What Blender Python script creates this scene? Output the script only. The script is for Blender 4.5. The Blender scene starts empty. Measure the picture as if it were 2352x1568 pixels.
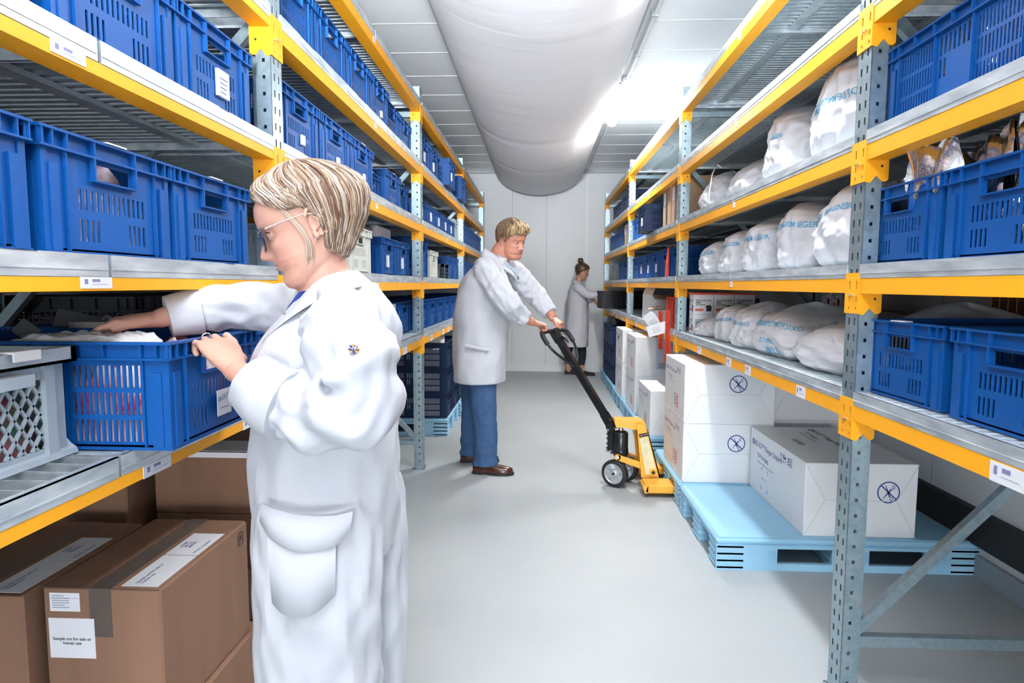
import bpy, math, random
from mathutils import Vector, Matrix, noise, Euler
R = math.radians
random.seed(7)
scene = bpy.context.scene
COL = scene.collection

# ------------------------------------------------------------------ camera, world, lamps, exposure
def make_camera():
    p, y, r = .0888, .0428, .0036
    cp, sp, cy, sy = math.cos(p), math.sin(p), math.cos(y), math.sin(y)
    F = Vector((-sy*cp, cy*cp, -sp)); Rt = Vector((cy, sy, 0)); U = Rt.cross(F)
    cr, sr = math.cos(r), math.sin(r)
    X = cr*Rt + sr*U; Y = -sr*Rt + cr*U; Z = -F
    M = Matrix(((X.x, Y.x, Z.x, 0), (X.y, Y.y, Z.y, 0), (X.z, Y.z, Z.z, 1.33), (0, 0, 0, 1)))
    cam = bpy.data.cameras.new('camera'); o = bpy.data.objects.new('camera', cam); COL.objects.link(o)
    o.matrix_world = M
    cam.sensor_width = 36; cam.lens = 1461.1*36/2352; cam.clip_start = .05
    scene.camera = o
make_camera()
w = bpy.data.worlds.new('world'); scene.world = w; w.use_nodes = True
w.node_tree.nodes['Background'].inputs[0].default_value = (.86, .92, 1.0, 1)
w.node_tree.nodes['Background'].inputs[1].default_value = 1.0
scene.view_settings.view_transform = 'Standard'; scene.view_settings.look = 'None'
scene.view_settings.exposure = .67; scene.view_settings.gamma = 1
scene.view_settings.use_curve_mapping = False
def area(name, loc, rot, sx, sy, power, col=(1, 1, 1), parent=None):
    l = bpy.data.lights.new(name, 'AREA'); l.shape = 'RECTANGLE'; l.size = sx; l.size_y = sy
    l.energy = power; l.color = col
    o = bpy.data.objects.new(name, l); COL.objects.link(o); o.location = loc; o.rotation_euler = rot
    return o
# light of the ceiling tube, then two added overhead fills without fixtures
area('tube_and_fill_light', (.71, 6.08, 2.80), (0, 0, 0), .08, .9, 26, (1, .98, .95))
area('tube_and_fill_light', (.71, 2.7, 2.84), (0, 0, 0), .15, 1.2, 34, (.96, .98, 1))  # added fill for the middle of the aisle, no tube hangs here
area('tube_and_fill_light', (.3, -2.6, 2.86), (0, 0, 0), .5, 1.2, 10, (.96, .98, 1))  # added fill overhead behind the camera, no tube built for it
# added fill lights behind the camera: two bounced off ceiling, one soft down aisle
area('bounce_fill', (.15, -1.2, 2.1), (R(180), 0, 0), .6, .6, 22, (.95, .975, 1))
area('bounce_fill', (-.2, -1.0, 2.0), (R(180-64), 0, R(3)), .5, .5, 88, (.95, .975, 1)).data.spread = R(62)
area('aisle_fill', (.25, -8.0, 1.0), (R(90), 0, 0), 2.4, 1.6, 235, (.95, .975, 1))  # added frontal fill, unseen, far back for even brightness

# ------------------------------------------------------------------ materials
MATS = {}
def mat(name, col, rough=.5, metal=0, noise_amt=0, noise_scale=20, spec=.5, trans=0, alpha=1, sss=0, col2=None, bump=0, bump_scale=100, emit=0, coat=0, nrough=0, sheen=0, stretch=None):
    m = bpy.data.materials.new(name); m.use_nodes = True
    nt = m.node_tree; b = nt.nodes['Principled BSDF']
    b.inputs['Base Color'].default_value = (*col, 1); b.inputs['Roughness'].default_value = rough
    b.inputs['Metallic'].default_value = metal; b.inputs['Specular IOR Level'].default_value = spec
    b.inputs['Transmission Weight'].default_value = trans; b.inputs['Alpha'].default_value = alpha
    b.inputs['Coat Weight'].default_value = coat
    if sss: b.inputs['Subsurface Weight'].default_value = sss; b.inputs['Subsurface Radius'].default_value = (.02, .006, .003); b.inputs['Subsurface Scale'].default_value = .5
    if emit: b.inputs['Emission Color'].default_value = (*col, 1); b.inputs['Emission Strength'].default_value = emit
    tc = nt.nodes.new('ShaderNodeTexCoord'); vec = tc.outputs['Object']
    if stretch:
        mp = nt.nodes.new('ShaderNodeMapping'); mp.inputs['Scale'].default_value = stretch
        nt.links.new(vec, mp.inputs[0]); vec = mp.outputs[0]
    if noise_amt or col2:
        n = nt.nodes.new('ShaderNodeTexNoise'); n.inputs['Scale'].default_value = noise_scale; n.inputs['Detail'].default_value = 4
        nt.links.new(vec, n.inputs['Vector'])
        cr = nt.nodes.new('ShaderNodeValToRGB'); cr.color_ramp.elements[0].position = .35; cr.color_ramp.elements[1].position = .65
        c2 = col2 or tuple(c*(1-noise_amt) for c in col)
        cr.color_ramp.elements[0].color = (*c2, 1); cr.color_ramp.elements[1].color = (*col, 1)
        nt.links.new(n.outputs['Fac'], cr.inputs[0]); nt.links.new(cr.outputs[0], b.inputs['Base Color'])
        if nrough:
            mr = nt.nodes.new('ShaderNodeMapRange'); mr.inputs[3].default_value = rough-nrough; mr.inputs[4].default_value = rough+nrough
            nt.links.new(n.outputs['Fac'], mr.inputs[0]); nt.links.new(mr.outputs[0], b.inputs['Roughness'])
    if bump:
        n2 = nt.nodes.new('ShaderNodeTexNoise'); n2.inputs['Scale'].default_value = bump_scale; n2.inputs['Detail'].default_value = 3
        nt.links.new(vec, n2.inputs['Vector'])
        bp = nt.nodes.new('ShaderNodeBump'); bp.inputs['Strength'].default_value = bump; bp.inputs['Distance'].default_value = .004
        nt.links.new(n2.outputs['Fac'], bp.inputs['Height']); nt.links.new(bp.outputs[0], b.inputs['Normal'])
    MATS[name] = m
    return m
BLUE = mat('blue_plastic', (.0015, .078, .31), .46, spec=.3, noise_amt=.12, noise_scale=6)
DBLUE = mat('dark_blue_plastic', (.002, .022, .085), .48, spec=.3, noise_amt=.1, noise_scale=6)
GREYP = mat('grey_plastic', (.42, .50, .56), .5, noise_amt=.06)
CREAM = mat('cream_plastic', (.62, .64, .60), .5)
GREENG = mat('grey_green_plastic', (.10, .14, .16), .5)
BLACKP = mat('black_plastic', (.02, .024, .03), .45)
ORANGE = mat('orange_enamel', (1.0, .43, .012), .45, noise_amt=.04, noise_scale=9, spec=.3)
GALV = mat('galvanised_steel', (.70, .76, .80), .42, .55, col2=(.46, .53, .58), noise_scale=26, nrough=.08, stretch=(1, .35, 1.6))
GALVP = mat('galvanised_post_steel', (.40, .51, .56), .36, .8, col2=(.32, .43, .48), noise_scale=45, nrough=.08)
DECK = mat('galvanised_deck_steel', (.64, .71, .75), .4, .35, col2=(.50, .58, .62), noise_scale=30, nrough=.1)
STEEL = mat('bright_steel', (.72, .74, .76), .25, 1)
WALL = mat('white_wall_panel', (.70, .73, .76), .45, noise_amt=.03, noise_scale=1.2)
WHITEP = mat('white_plastic', (.8, .82, .84), .4)
TAPE = mat('white_label_paper', (.78, .79, .84), .6)
PAPER = mat('paper', (.80, .82, .86), .6)
BLACKRUB = mat('black_rubber', (.015, .016, .018), .6)
BLACKE = mat('black_enamel', (.012, .014, .017), .28, noise_amt=.3, noise_scale=40, coat=.2)
YELJ = mat('yellow_jack_enamel', (.95, .46, .05), .35, noise_amt=.1, noise_scale=12)
YELW = mat('worn_pale_enamel', (.90, .74, .50), .4, col2=(.62, .62, .40), noise_scale=18)
INK = mat('navy_ink', (.03, .06, .30), .6)
INKB = mat('black_ink', (.03, .03, .05), .6)
INKP = mat('faded_purple_ink', (.22, .22, .40), .6)
INKC = mat('cyan_ink', (.10, .42, .68), .6)
REDL = mat('red_orange_label', (.70, .16, .09), .6)
BOXW = mat('white_carton', (.87, .89, .91), .55, noise_amt=.03, noise_scale=5)
BOXB = mat('brown_carton', (.27, .145, .09), .75, noise_amt=.15, noise_scale=4, bump=.12, bump_scale=60, stretch=(3, 3, .4))
BOXT = mat('kraft_carton', (.52, .34, .22), .75, noise_amt=.12, noise_scale=5)
BTAPE = mat('brown_packing_tape', (.13, .10, .085), .3, noise_amt=.15)
PALLET = mat('light_blue_pallet_plastic', (.34, .64, .86), .42, noise_amt=.05, noise_scale=5)
SACK = mat('white_woven_sack', (.76, .77, .81), .55, noise_amt=.04, noise_scale=5, bump=.25, bump_scale=45, sss=0)
FOIL = mat('silver_foil', (.78, .76, .80), .16, .95, noise_amt=.25, noise_scale=18, bump=.5, bump_scale=40)
CLEAR = mat('clear_plastic', (.82, .86, .90), .08, 0, trans=.75)
GOODS = mat('sachets', (.85, .83, .86), .45, col2=(.48, .30, .42), noise_scale=42)
GOODR = mat('red_white_sachets', (.86, .86, .88), .4, col2=(.72, .02, .08), noise_scale=16)
GOODC = mat('mixed_coloured_sachets', (.62, .16, .20), .4, col2=(.10, .32, .22), noise_scale=22)
RED = mat('red_orange_netting', (.95, .085, .03), .5, noise_amt=.35, noise_scale=90)
REDB = mat('red_carton', (.80, .10, .05), .5)
COAT = mat('white_cotton', (.585, .61, .665), .85, spec=.2, bump=.05, bump_scale=500, noise_amt=.02, noise_scale=8)
COATG = mat('greyish_white_cotton', (.56, .56, .62), .85, spec=.2)
JEANS = mat('blue_chino_cloth', (.045, .11, .25), .8, noise_amt=.2, noise_scale=30, bump=.1, bump_scale=300)
BLACKC = mat('black_cloth', (.012, .014, .018), .8)
LEATH = mat('brown_leather', (.075, .018, .012), .25, coat=.4, noise_amt=.3, noise_scale=25)
SOLE = mat('dark_sole', (.012, .009, .009), .5)
GLASSL = mat('dark_blue_lens_rim', (.01, .02, .05), .15)
SILV = mat('silver_metal', (.85, .85, .83), .2, 1)
EYEW = mat('eye_white', (.55, .52, .50), .25)
EYED = mat('eye_iris', (.03, .035, .045), .15)
SHIRT = mat('pale_blue_shirt', (.42, .56, .76), .8, noise_amt=.15, noise_scale=60)
NAVYS = mat('blue_collar_cloth', (.02, .05, .32), .8)
DUCT = mat('white_duct_fabric', (.88, .89, .93), .6)
def duct_fabric():
    nt = DUCT.node_tree; b = nt.nodes['Principled BSDF']; tc = nt.nodes.new('ShaderNodeTexCoord')
    mp = nt.nodes.new('ShaderNodeMapping'); mp.inputs['Scale'].default_value = (.35, 5, .35)
    n = nt.nodes.new('ShaderNodeTexNoise'); n.inputs['Scale'].default_value = 2.2; n.inputs['Detail'].default_value = 5
    bp = nt.nodes.new('ShaderNodeBump'); bp.inputs['Strength'].default_value = .10; bp.inputs['Distance'].default_value = .02
    nt.links.new(tc.outputs['Object'], mp.inputs[0]); nt.links.new(mp.outputs[0], n.inputs['Vector'])
    nt.links.new(n.outputs['Fac'], bp.inputs['Height']); nt.links.new(bp.outputs[0], b.inputs['Normal'])
duct_fabric()
def skin_mat(name, col, red, lips=None, cheeks=()):
    m = mat(name, col, .48, sss=.12); nt = m.node_tree; b = nt.nodes['Principled BSDF']
    tc = nt.nodes.new('ShaderNodeTexCoord')
    n = nt.nodes.new('ShaderNodeTexNoise'); n.inputs['Scale'].default_value = 14; n.inputs['Detail'].default_value = 5
    nt.links.new(tc.outputs['Object'], n.inputs['Vector'])
    mx = nt.nodes.new('ShaderNodeMix'); mx.data_type = 'RGBA'
    mr = nt.nodes.new('ShaderNodeMapRange'); mr.inputs[1].default_value = .42; mr.inputs[2].default_value = .75; mr.inputs[4].default_value = .55
    nt.links.new(n.outputs['Fac'], mr.inputs[0]); nt.links.new(mr.outputs[0], mx.inputs[0])
    mx.inputs[6].default_value = (*col, 1); mx.inputs[7].default_value = (*red, 1)
    out = mx.outputs[2]
    spots = [(c, r, red, .7) for c, r in cheeks] + ([(lips[0], lips[1], lips[2], .85)] if lips else [])
    for c, r, cc, amt in spots:
        vm = nt.nodes.new('ShaderNodeVectorMath'); vm.operation = 'SUBTRACT'; vm.inputs[1].default_value = c
        nt.links.new(tc.outputs['Object'], vm.inputs[0])
        ln = nt.nodes.new('ShaderNodeVectorMath'); ln.operation = 'LENGTH'
        if isinstance(r, tuple):
            dv = nt.nodes.new('ShaderNodeVectorMath'); dv.operation = 'DIVIDE'; dv.inputs[1].default_value = r
            nt.links.new(vm.outputs[0], dv.inputs[0]); nt.links.new(dv.outputs[0], ln.inputs[0]); rr = 1
        else: nt.links.new(vm.outputs[0], ln.inputs[0]); rr = r
        m2 = nt.nodes.new('ShaderNodeMapRange'); m2.inputs[1].default_value = rr; m2.inputs[2].default_value = rr*.6; m2.inputs[3].default_value = 0; m2.inputs[4].default_value = amt
        nt.links.new(ln.outputs['Value'], m2.inputs[0])
        mm = nt.nodes.new('ShaderNodeMix'); mm.data_type = 'RGBA'
        nt.links.new(m2.outputs[0], mm.inputs[0]); nt.links.new(out, mm.inputs[6]); mm.inputs[7].default_value = (*cc, 1); out = mm.outputs[2]
    nt.links.new(out, b.inputs['Base Color'])
    return m
def hair_mat(name, stops, scale=40, stretch=(1, 1, 1)):
    m = mat(name, stops[0], .42); nt = m.node_tree; b = nt.nodes['Principled BSDF']
    tc = nt.nodes.new('ShaderNodeTexCoord'); mp = nt.nodes.new('ShaderNodeMapping'); mp.inputs['Scale'].default_value = stretch
    n = nt.nodes.new('ShaderNodeTexNoise'); n.inputs['Scale'].default_value = scale; n.inputs['Detail'].default_value = 3
    nt.links.new(tc.outputs['Object'], mp.inputs[0]); nt.links.new(mp.outputs[0], n.inputs['Vector'])
    cr = nt.nodes.new('ShaderNodeValToRGB'); e = cr.color_ramp.elements
    e[0].position = .3; e[0].color = (*stops[0], 1); e[1].position = .68; e[1].color = (*stops[-1], 1)
    for i, s in enumerate(stops[1:-1]): q = e.new(.3+.38*(i+1)/(len(stops)-1)); q.color = (*s, 1)
    nt.links.new(n.outputs['Fac'], cr.inputs[0]); nt.links.new(cr.outputs[0], b.inputs['Base Color'])
    return m

# ------------------------------------------------------------------ mesh helpers
class MB:
    def __init__(s): s.v = []; s.f = []; s.mi = []; s.M = Matrix.Identity(4); s.sm = []; s.smooth = False
    def add(s, vs, fs, mi=0, smooth=None):
        b = len(s.v); s.v += [tuple(s.M @ Vector(p)) for p in vs]
        s.f += [tuple(b+i for i in f) for f in fs]; s.mi += [mi]*len(fs); s.sm += [s.smooth if smooth is None else smooth]*len(fs)
    def box(s, x0, x1, y0, y1, z0, z1, mi=0):
        vs = [(x, y, z) for z in (z0, z1) for y in (y0, y1) for x in (x0, x1)]
        s.add(vs, [(0, 2, 3, 1), (4, 5, 7, 6), (0, 1, 5, 4), (2, 6, 7, 3), (0, 4, 6, 2), (1, 3, 7, 5)], mi)
    def bbox(s, x0, x1, y0, y1, z0, z1, r=.005, mi=0):    # box with bevelled vertical and top edges
        def ring(i, z): 
            a, b, c, d = x0+i, x1-i, y0+i, y1-i; k = r
            return [(a+k, c, z), (b-k, c, z), (b, c+k, z), (b, d-k, z), (b-k, d, z), (a+k, d, z), (a, d-k, z), (a, c+k, z)]
        rs = [ring(r*.6, z0), ring(0, z0+r), ring(0, z1-r), ring(r*.6, z1)]
        vs = [p for q in rs for p in q]; fs = [tuple(range(7, -1, -1)), tuple(range(24, 32))]
        for j in range(3): fs += [(j*8+i, j*8+(i+1) % 8, j*8+8+(i+1) % 8, j*8+8+i) for i in range(8)]
        s.add(vs, fs, mi)
    def hexa(s, p, mi=0):    # 8 points, bottom ring then top ring
        s.add(p, [(3, 2, 1, 0), (4, 5, 6, 7), (0, 1, 5, 4), (1, 2, 6, 5), (2, 3, 7, 6), (3, 0, 4, 7)], mi)
    def tube(s, pts, r, n=8, mi=0, cap=True, smooth=True, flat=1, up=None):
        pts = [Vector(p) for p in pts]; rr = r if isinstance(r, (list, tuple)) else [r]*len(pts)
        vs = []; fs = []; pu = Vector(up) if up else None
        for i, p in enumerate(pts):
            t = (pts[min(i+1, len(pts)-1)] - pts[max(i-1, 0)]).normalized()
            if pu is None: pu = Vector((0, 0, 1)) if abs(t.z) < .9 else Vector((0, 1, 0))
            a = t.cross(pu).normalized(); b = a.cross(t).normalized(); pu = b
            for k in range(n):
                q = 2*math.pi*k/n; vs.append(p + a*math.cos(q)*rr[i] + b*math.sin(q)*rr[i]*flat)
        for i in range(len(pts)-1):
            fs += [(i*n+k, i*n+(k+1) % n, (i+1)*n+(k+1) % n, (i+1)*n+k) for k in range(n)]
        s.add(vs, fs, mi, smooth)
        if cap:
            s.add([vs[k] for k in range(n)], [tuple(range(n-1, -1, -1))], mi, False)
            s.add([vs[-n+k] for k in range(n)], [tuple(range(n))], mi, False)
    def rings(s, rs, mi=0, cap=True, smooth=True, close=True):
        n = len(rs[0]); vs = [p for q in rs for p in q]; fs = []
        for i in range(len(rs)-1):
            for k in range(n if close else n-1):
                fs.append((i*n+k, i*n+(k+1) % n, (i+1)*n+(k+1) % n, (i+1)*n+k))
        s.add(vs, fs, mi, smooth)
        if cap:
            c0 = sum((Vector(p) for p in rs[0]), Vector())/n; c1 = sum((Vector(p) for p in rs[-1]), Vector())/n
            s.add(list(rs[0])+[c0], [(k, n, (k+1) % n) for k in range(n)], mi, smooth)
            s.add(list(rs[-1])+[c1], [((k+1) % n, n, k) for k in range(n)], mi, smooth)
    def panel(s, o, u, v, nrm, us, vs_, hole, t=.003, mi=0):
        """plate with real openings: grid lines us, vs_; hole(i,j) says which cells are open"""
        o, u, v, nrm = Vector(o), Vector(u), Vector(v), Vector(nrm)
        nu, nv = len(us)-1, len(vs_)-1
        P = lambda i, j, d: tuple(o + u*us[i] + v*vs_[j] + nrm*d)
        H = lambda i, j: (i < 0 or j < 0 or i >= nu or j >= nv) or hole(i, j)
        idx = {}; V = []; F_ = []
        def g(i, j, d):
            k = (i, j, d)
            if k not in idx: idx[k] = len(V); V.append(P(i, j, -t*d))
            return idx[k]
        # merge solid runs along u
        for j in range(nv):
            for i in range(nu):
                if H(i, j): continue
                F_.append((g(i, j, 0), g(i+1, j, 0), g(i+1, j+1, 0), g(i, j+1, 0)))
                F_.append((g(i, j, 1), g(i, j+1, 1), g(i+1, j+1, 1), g(i+1, j, 1)))
                if H(i-1, j): F_.append((g(i, j, 0), g(i, j+1, 0), g(i, j+1, 1), g(i, j, 1)))
                if H(i+1, j): F_.append((g(i+1, j, 0), g(i+1, j, 1), g(i+1, j+1, 1), g(i+1, j+1, 0)))
                if H(i, j-1): F_.append((g(i, j, 0), g(i, j, 1), g(i+1, j, 1), g(i+1, j, 0)))
                if H(i, j+1): F_.append((g(i, j+1, 0), g(i+1, j+1, 0), g(i+1, j+1, 1), g(i, j+1, 1)))
        s.add(V, F_, mi, False)
    def mesh(s, name, mats):
        me = bpy.data.meshes.new(name); me.from_pydata(s.v, [], s.f)
        for m in (mats if isinstance(mats, (list, tuple)) else [mats]): me.materials.append(m)
        me.polygons.foreach_set('material_index', s.mi); me.polygons.foreach_set('use_smooth', s.sm)
        me.update(); return me
    def build(s, name, mats, parent=None, loc=None, rot=None):
        return link(name, s.mesh(name, mats), parent, loc, rot)
def link(name, me, parent=None, loc=None, rot=None):
    o = bpy.data.objects.new(name, me); COL.objects.link(o)
    if parent is not None: o.parent = parent
    if loc is not None: o.location = loc
    if rot is not None: o.rotation_euler = rot
    return o
def tag(o, label=None, cat=None, group=None, kind=None):
    if label: o['label'] = label
    if cat: o['category'] = cat
    if group: o['group'] = group
    if kind: o['kind'] = kind
    return o
def thing(name, label, cat, loc=(0, 0, 0), rz=0, group=None):
    o = bpy.data.objects.new(name, None); COL.objects.link(o); o.empty_display_size = .1
    o.location = loc; o.rotation_euler = (0, 0, rz); return tag(o, label, cat, group)
def kids(o): return [c for c in ALLKIDS.get(o.name, ())]
ALLKIDS = {}
def copy_tree(o, label, loc, rz=0, group=None):
    """copy a thing, its parts and their sub-parts"""
    ch = {}
    for q in COL.objects:
        if q.parent: ch.setdefault(q.parent.name, []).append(q)
    def rec(a, par):
        c = a.copy(); COL.objects.link(c); c.parent = par
        for k in ch.get(a.name, ()): rec(k, c)
        return c
    r = rec(o, None); r.location = loc; r.rotation_euler = (0, 0, rz); r['label'] = label
    if group: r['group'] = group
    return r
TXT = {}
def text_geo(txt, size=1, align='LEFT', bold=0):
    k = (txt, align, bold)
    if k not in TXT:
        c = bpy.data.curves.new('lettering', 'FONT'); c.body = txt; c.size = 1; c.align_x = align; c.offset = bold; c.resolution_u = 2
        o = bpy.data.objects.new('lettering', c); COL.objects.link(o)
        me = bpy.data.meshes.new_from_object(o.evaluated_get(bpy.context.evaluated_depsgraph_get()))
        TXT[k] = ([tuple(v.co) for v in me.vertices], [tuple(p.vertices) for p in me.polygons])
        bpy.data.objects.remove(o); bpy.data.curves.remove(c); bpy.data.meshes.remove(me)
    vs, fs = TXT[k]
    return [(a*size, b*size) for a, b, _ in vs], fs
def put_text(mb, txt, size, o, u, v, align='LEFT', mi=0, bold=0, sx=1):
    """lettering laid on the plane through o with reading direction u and letter-up v"""
    vs, fs = text_geo(txt, size, align, bold); o, u, v = Vector(o), Vector(u), Vector(v)
    mb.add([o + u*a*sx + v*b for a, b in vs], fs, mi, False)
def interp(tab, z):
    if z <= tab[0][0]: return tab[0][1]
    for (a, p), (b, q) in zip(tab, tab[1:]):
        if z <= b:
            t = (z-a)/(b-a); t = t*t*(3-2*t) if False else t; return p+(q-p)*t
    return tab[-1][1]
def catmull(P, n):
    """resample control rows (lists of floats) smoothly"""
    out = []; m = len(P)
    for i in range(m-1):
        a, b, c, d = P[max(i-1, 0)], P[i], P[i+1], P[min(i+2, m-1)]
        for j in range(n):
            t = j/n
            out.append([.5*((2*q)+(-p+r_)*t+(2*p-5*q+4*r_-s_)*t*t+(-p+3*q-3*r_+s_)*t**3) for p, q, r_, s_ in zip(a, b, c, d)])
    out.append(list(P[-1])); return out
# ------------------------------------------------------------------ the room
def struct(name, mb, m, label=None, cat=None):
    o = mb.build(name, m); o['kind'] = 'structure'
    return o
XL, XR, YB, YF, ZC = -2.06, 2.035, 9.78, -8.6, 3.05
FLOORM = mat('grey_epoxy_floor', (.43, .465, .48), .5, col2=(.38, .415, .43), noise_scale=.9, bump=.03, bump_scale=12)
CEILM = mat('white_ceiling_panel', (.84, .86, .88), .4, noise_amt=.03, noise_scale=1.5)
JOINT = mat('panel_joint', (.78, .80, .82), .4)
JOINTD = mat('panel_joint_grey', (.42, .45, .47), .5)
m = MB(); m.box(XL, XR, YF, YB, -.05, 0); struct('floor', m, FLOORM)
m = MB(); m.box(XL, XR, YF, YB, ZC, ZC+.05)
y = 4.35-.53*24
while y < YB:
    m.box(XL, XR, y-.0025, y+.0025, ZC-.0025, ZC+.001, 1); y += .53
struct('ceiling', m, [CEILM, JOINT])
m = MB(); m.box(XL-.05, XL, YF, YB, 0, ZC); struct('wall_left', m, WALL)
m = MB(); m.box(XR, XR+.05, YF, YB, 0, ZC)
for y in (1.9, 3.3, 4.7, 6.1, 7.5): m.box(XR-.0015, XR, y-.003, y+.003, 0, ZC, 1)
struct('wall_right', m, [WALL, JOINTD])
m = MB(); m.box(XL, XR, YB, YB+.05, 0, ZC)
for x, c in ((-1.1, 1), (-.42, 1), (.10, 1), (.71, 0)): m.box(x-(.004 if c else .012), x+(.004 if c else .012), YB-.002, YB, 0, ZC, 1+c)
struct('wall_back', m, [WALL, JOINT, JOINTD])
SKIRT = mat('pale_skirting', (.72, .75, .80), .35)
m = MB(); m.box(XL, XR, YB-.02, YB, 0, .10); m.box(XL, XR, YB-.024, YB-.02, .085, .1); struct('baseboard_back', m, SKIRT)
m = MB(); m.box(XR-.02, XR, YF, YB-.02, 0, .10); struct('baseboard_right', m, mat('grey_skirting', (.30, .36, .40), .3))
m = MB(); m.box(XL, XL+.02, YF, YB-.02, 0, .10); struct('baseboard_left', m, SKIRT)
m = MB(); m.box(XR-.035, XR, YF, YB-.02, .15, .31); struct('trim_1', m, BLACKRUB)     # black rubber bumper rail along the right wall
for i, x in enumerate((-.655, .632)):
    m = MB(); m.box(x-.016, x+.016, YF, YB-.03, ZC-.03, ZC); m.box(x-.022, x+.022, YF, YB-.03, ZC-.034, ZC-.03)
    struct('trim_%d' % (i+2), m, JOINTD)
m = MB(); m.box(XL, XR, YB-.05, YB, ZC-.05, ZC); struct('trim_4', m, JOINTD)

# fabric air duct: flattened half tube hung from the two ceiling rails
t = thing('air_duct', 'white inflated fabric air duct bulging under the ceiling', 'air duct', (-.012, 0, ZC-.03))
mb = MB(); rs = []
ny = 150; y0, y1 = -3.5, YB-.25
for j in range(ny+1):
    y = y0+(y1-y0)*j/ny; seam = abs(((y-.35) % 1.45)-.725) > .70
    rr = []
    for k in range(49):
        a = math.pi*k/48; w_ = noise.noise(Vector((a*1.0, y*.9, 3)))*.008 + noise.noise(Vector((a*1.1-y*.3, y*9, 7)))*.0018
        pull = -.010 if seam else 0
        if j == ny: pull -= .012
        rr.append((math.cos(a)*(.637+w_+pull), y, -math.sin(a)**.92*(.385+w_*1.5+pull)))
    rs.append(rr)
mb.rings(rs, cap=False, close=False)
mb.add([rs[-1][k] for k in range(49)], [tuple(range(49))])
mb.add([rs[0][k] for k in range(49)], [tuple(range(48, -1, -1))])
mb.build('duct_fabric', DUCT, t)
mb = MB()
for sx in (-1, 1):
    for y in (2.4, 4.9, 7.4): mb.box(sx*.637-.012, sx*.637+.012, y-.02, y+.02, -.005, .03)
mb.build('rail_clip', WHITEP, t)

# ceiling tube lamps on their conduit
def tube_lamp(y0, label):
    t = thing('ceiling_tube_lamp', label, 'ceiling lamp', (.71, y0, ZC), 0, 'tube lamps under the ceiling')
    mb = MB(); mb.box(-.05, .05, 0, .95, -.06, -.015); mb.box(-.012, .012, .15, .2, -.02, 0); mb.box(-.012, .012, .75, .8, -.02, 0); mb.build('lamp_housing', WHITEP, t)
    mb = MB(); mb.tube([(0, .0, -.095), (0, .01, -.095), (0, .94, -.095), (0, .955, -.095)], [.035, .048, .048, .035], 18)
    d = mb.build('lamp_tube', LAMPM, t); d.visible_shadow = True
    mb = MB(); mb.tube([(0, -.05, -.07), (0, -.012, -.07)], [.05, .055], 16); mb.build('end_cap', WHITEP, t)
    return t
LAMPM = mat('lit_diffuser', (1, .985, .95), .5, emit=70)
tube_lamp(5.62, 'lit white tube lamp hanging under the ceiling right of the duct')
t = thing('cable_conduit', 'thin white conduit pipe running along the ceiling to the lamp', 'pipe', (.71, 0, ZC-.025))
mb = MB(); mb.tube([(0, YF+.1, 0), (0, 5.5, 0)], .012, 10); mb.tube([(0, 6.65, 0), (0, YB-.06, 0)], .008, 8); mb.build('pipe', WHITEP, t)
mb = MB(); mb.tube([(0, 5.5, .02), (0, 5.5, -.02)], .045, 16); mb.build('junction_box', WHITEP, t)
mb = MB()
for y in (1.5, 2.5, 3.5, 4.2, 4.9): mb.box(-.02, .02, y-.012, y+.012, -.014, .024)
mb.build('pipe_clip', GREYP, t)

# ------------------------------------------------------------------ the two runs of shelving
LV = {-1: [0, .948, 1.342, 1.742, 2.139, 2.554], 1: [0, .966, 1.354, 1.748, 2.139, 2.554]}
FX = {-1: .83, 1: .968}
PY = {-1: [2.03-2.4656, 2.03, 4.4956, 6.961, 9.427], 1: [2.015-2.5414, 2.015, 4.556, 7.098, 9.64]}
TH = .042
def shelf_z(s, l): return LV[s][l]+TH
def upright_mesh():
    mb = MB(); H = 2.68; w_, d_ = .08, .045
    vs = [0]; z = .06
    cells = []
    while z < H-.06:
        vs += [z, z+.011, z+.022]; z += .05
    vs.append(H); nv = len(vs)-1
    us = [0, .018, .028, .052, .062, w_]
    def hole(i, j):
        if j == 0 or j == nv-1: return False
        k = (j-1) % 3
        return (i == 1 and k in (0, 1)) or (i == 3 and k in (0, 1))
    mb.panel((0, -w_/2, 0), (0, 1, 0), (0, 0, 1), (-1, 0, 0), us, vs, hole, .0025)
    us2 = [0, .019, .028, d_]
    h2 = lambda i, j: (0 < j < nv-1) and (j-1) % 3 == 0 and i == 1
    mb.panel((0, -w_/2, 0), (1, 0, 0), (0, 0, 1), (0, -1, 0), us2, vs, h2, .0025)
    mb.panel((0, w_/2, 0), (1, 0, 0), (0, 0, 1), (0, 1, 0), us2, vs, h2, .0025)
    mb.box(d_, d_+.003, -w_/2, -w_/2+.02, 0, H); mb.box(d_, d_+.003, w_/2-.02, w_/2, 0, H)
    mb.box(d_, d_+.022, -w_/2+.018, -w_/2+.021, 0, H); mb.box(d_, d_+.022, w_/2-.021, w_/2-.018, 0, H)
    return mb.mesh('upright', GALVP)
UPR = upright_mesh()
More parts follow.
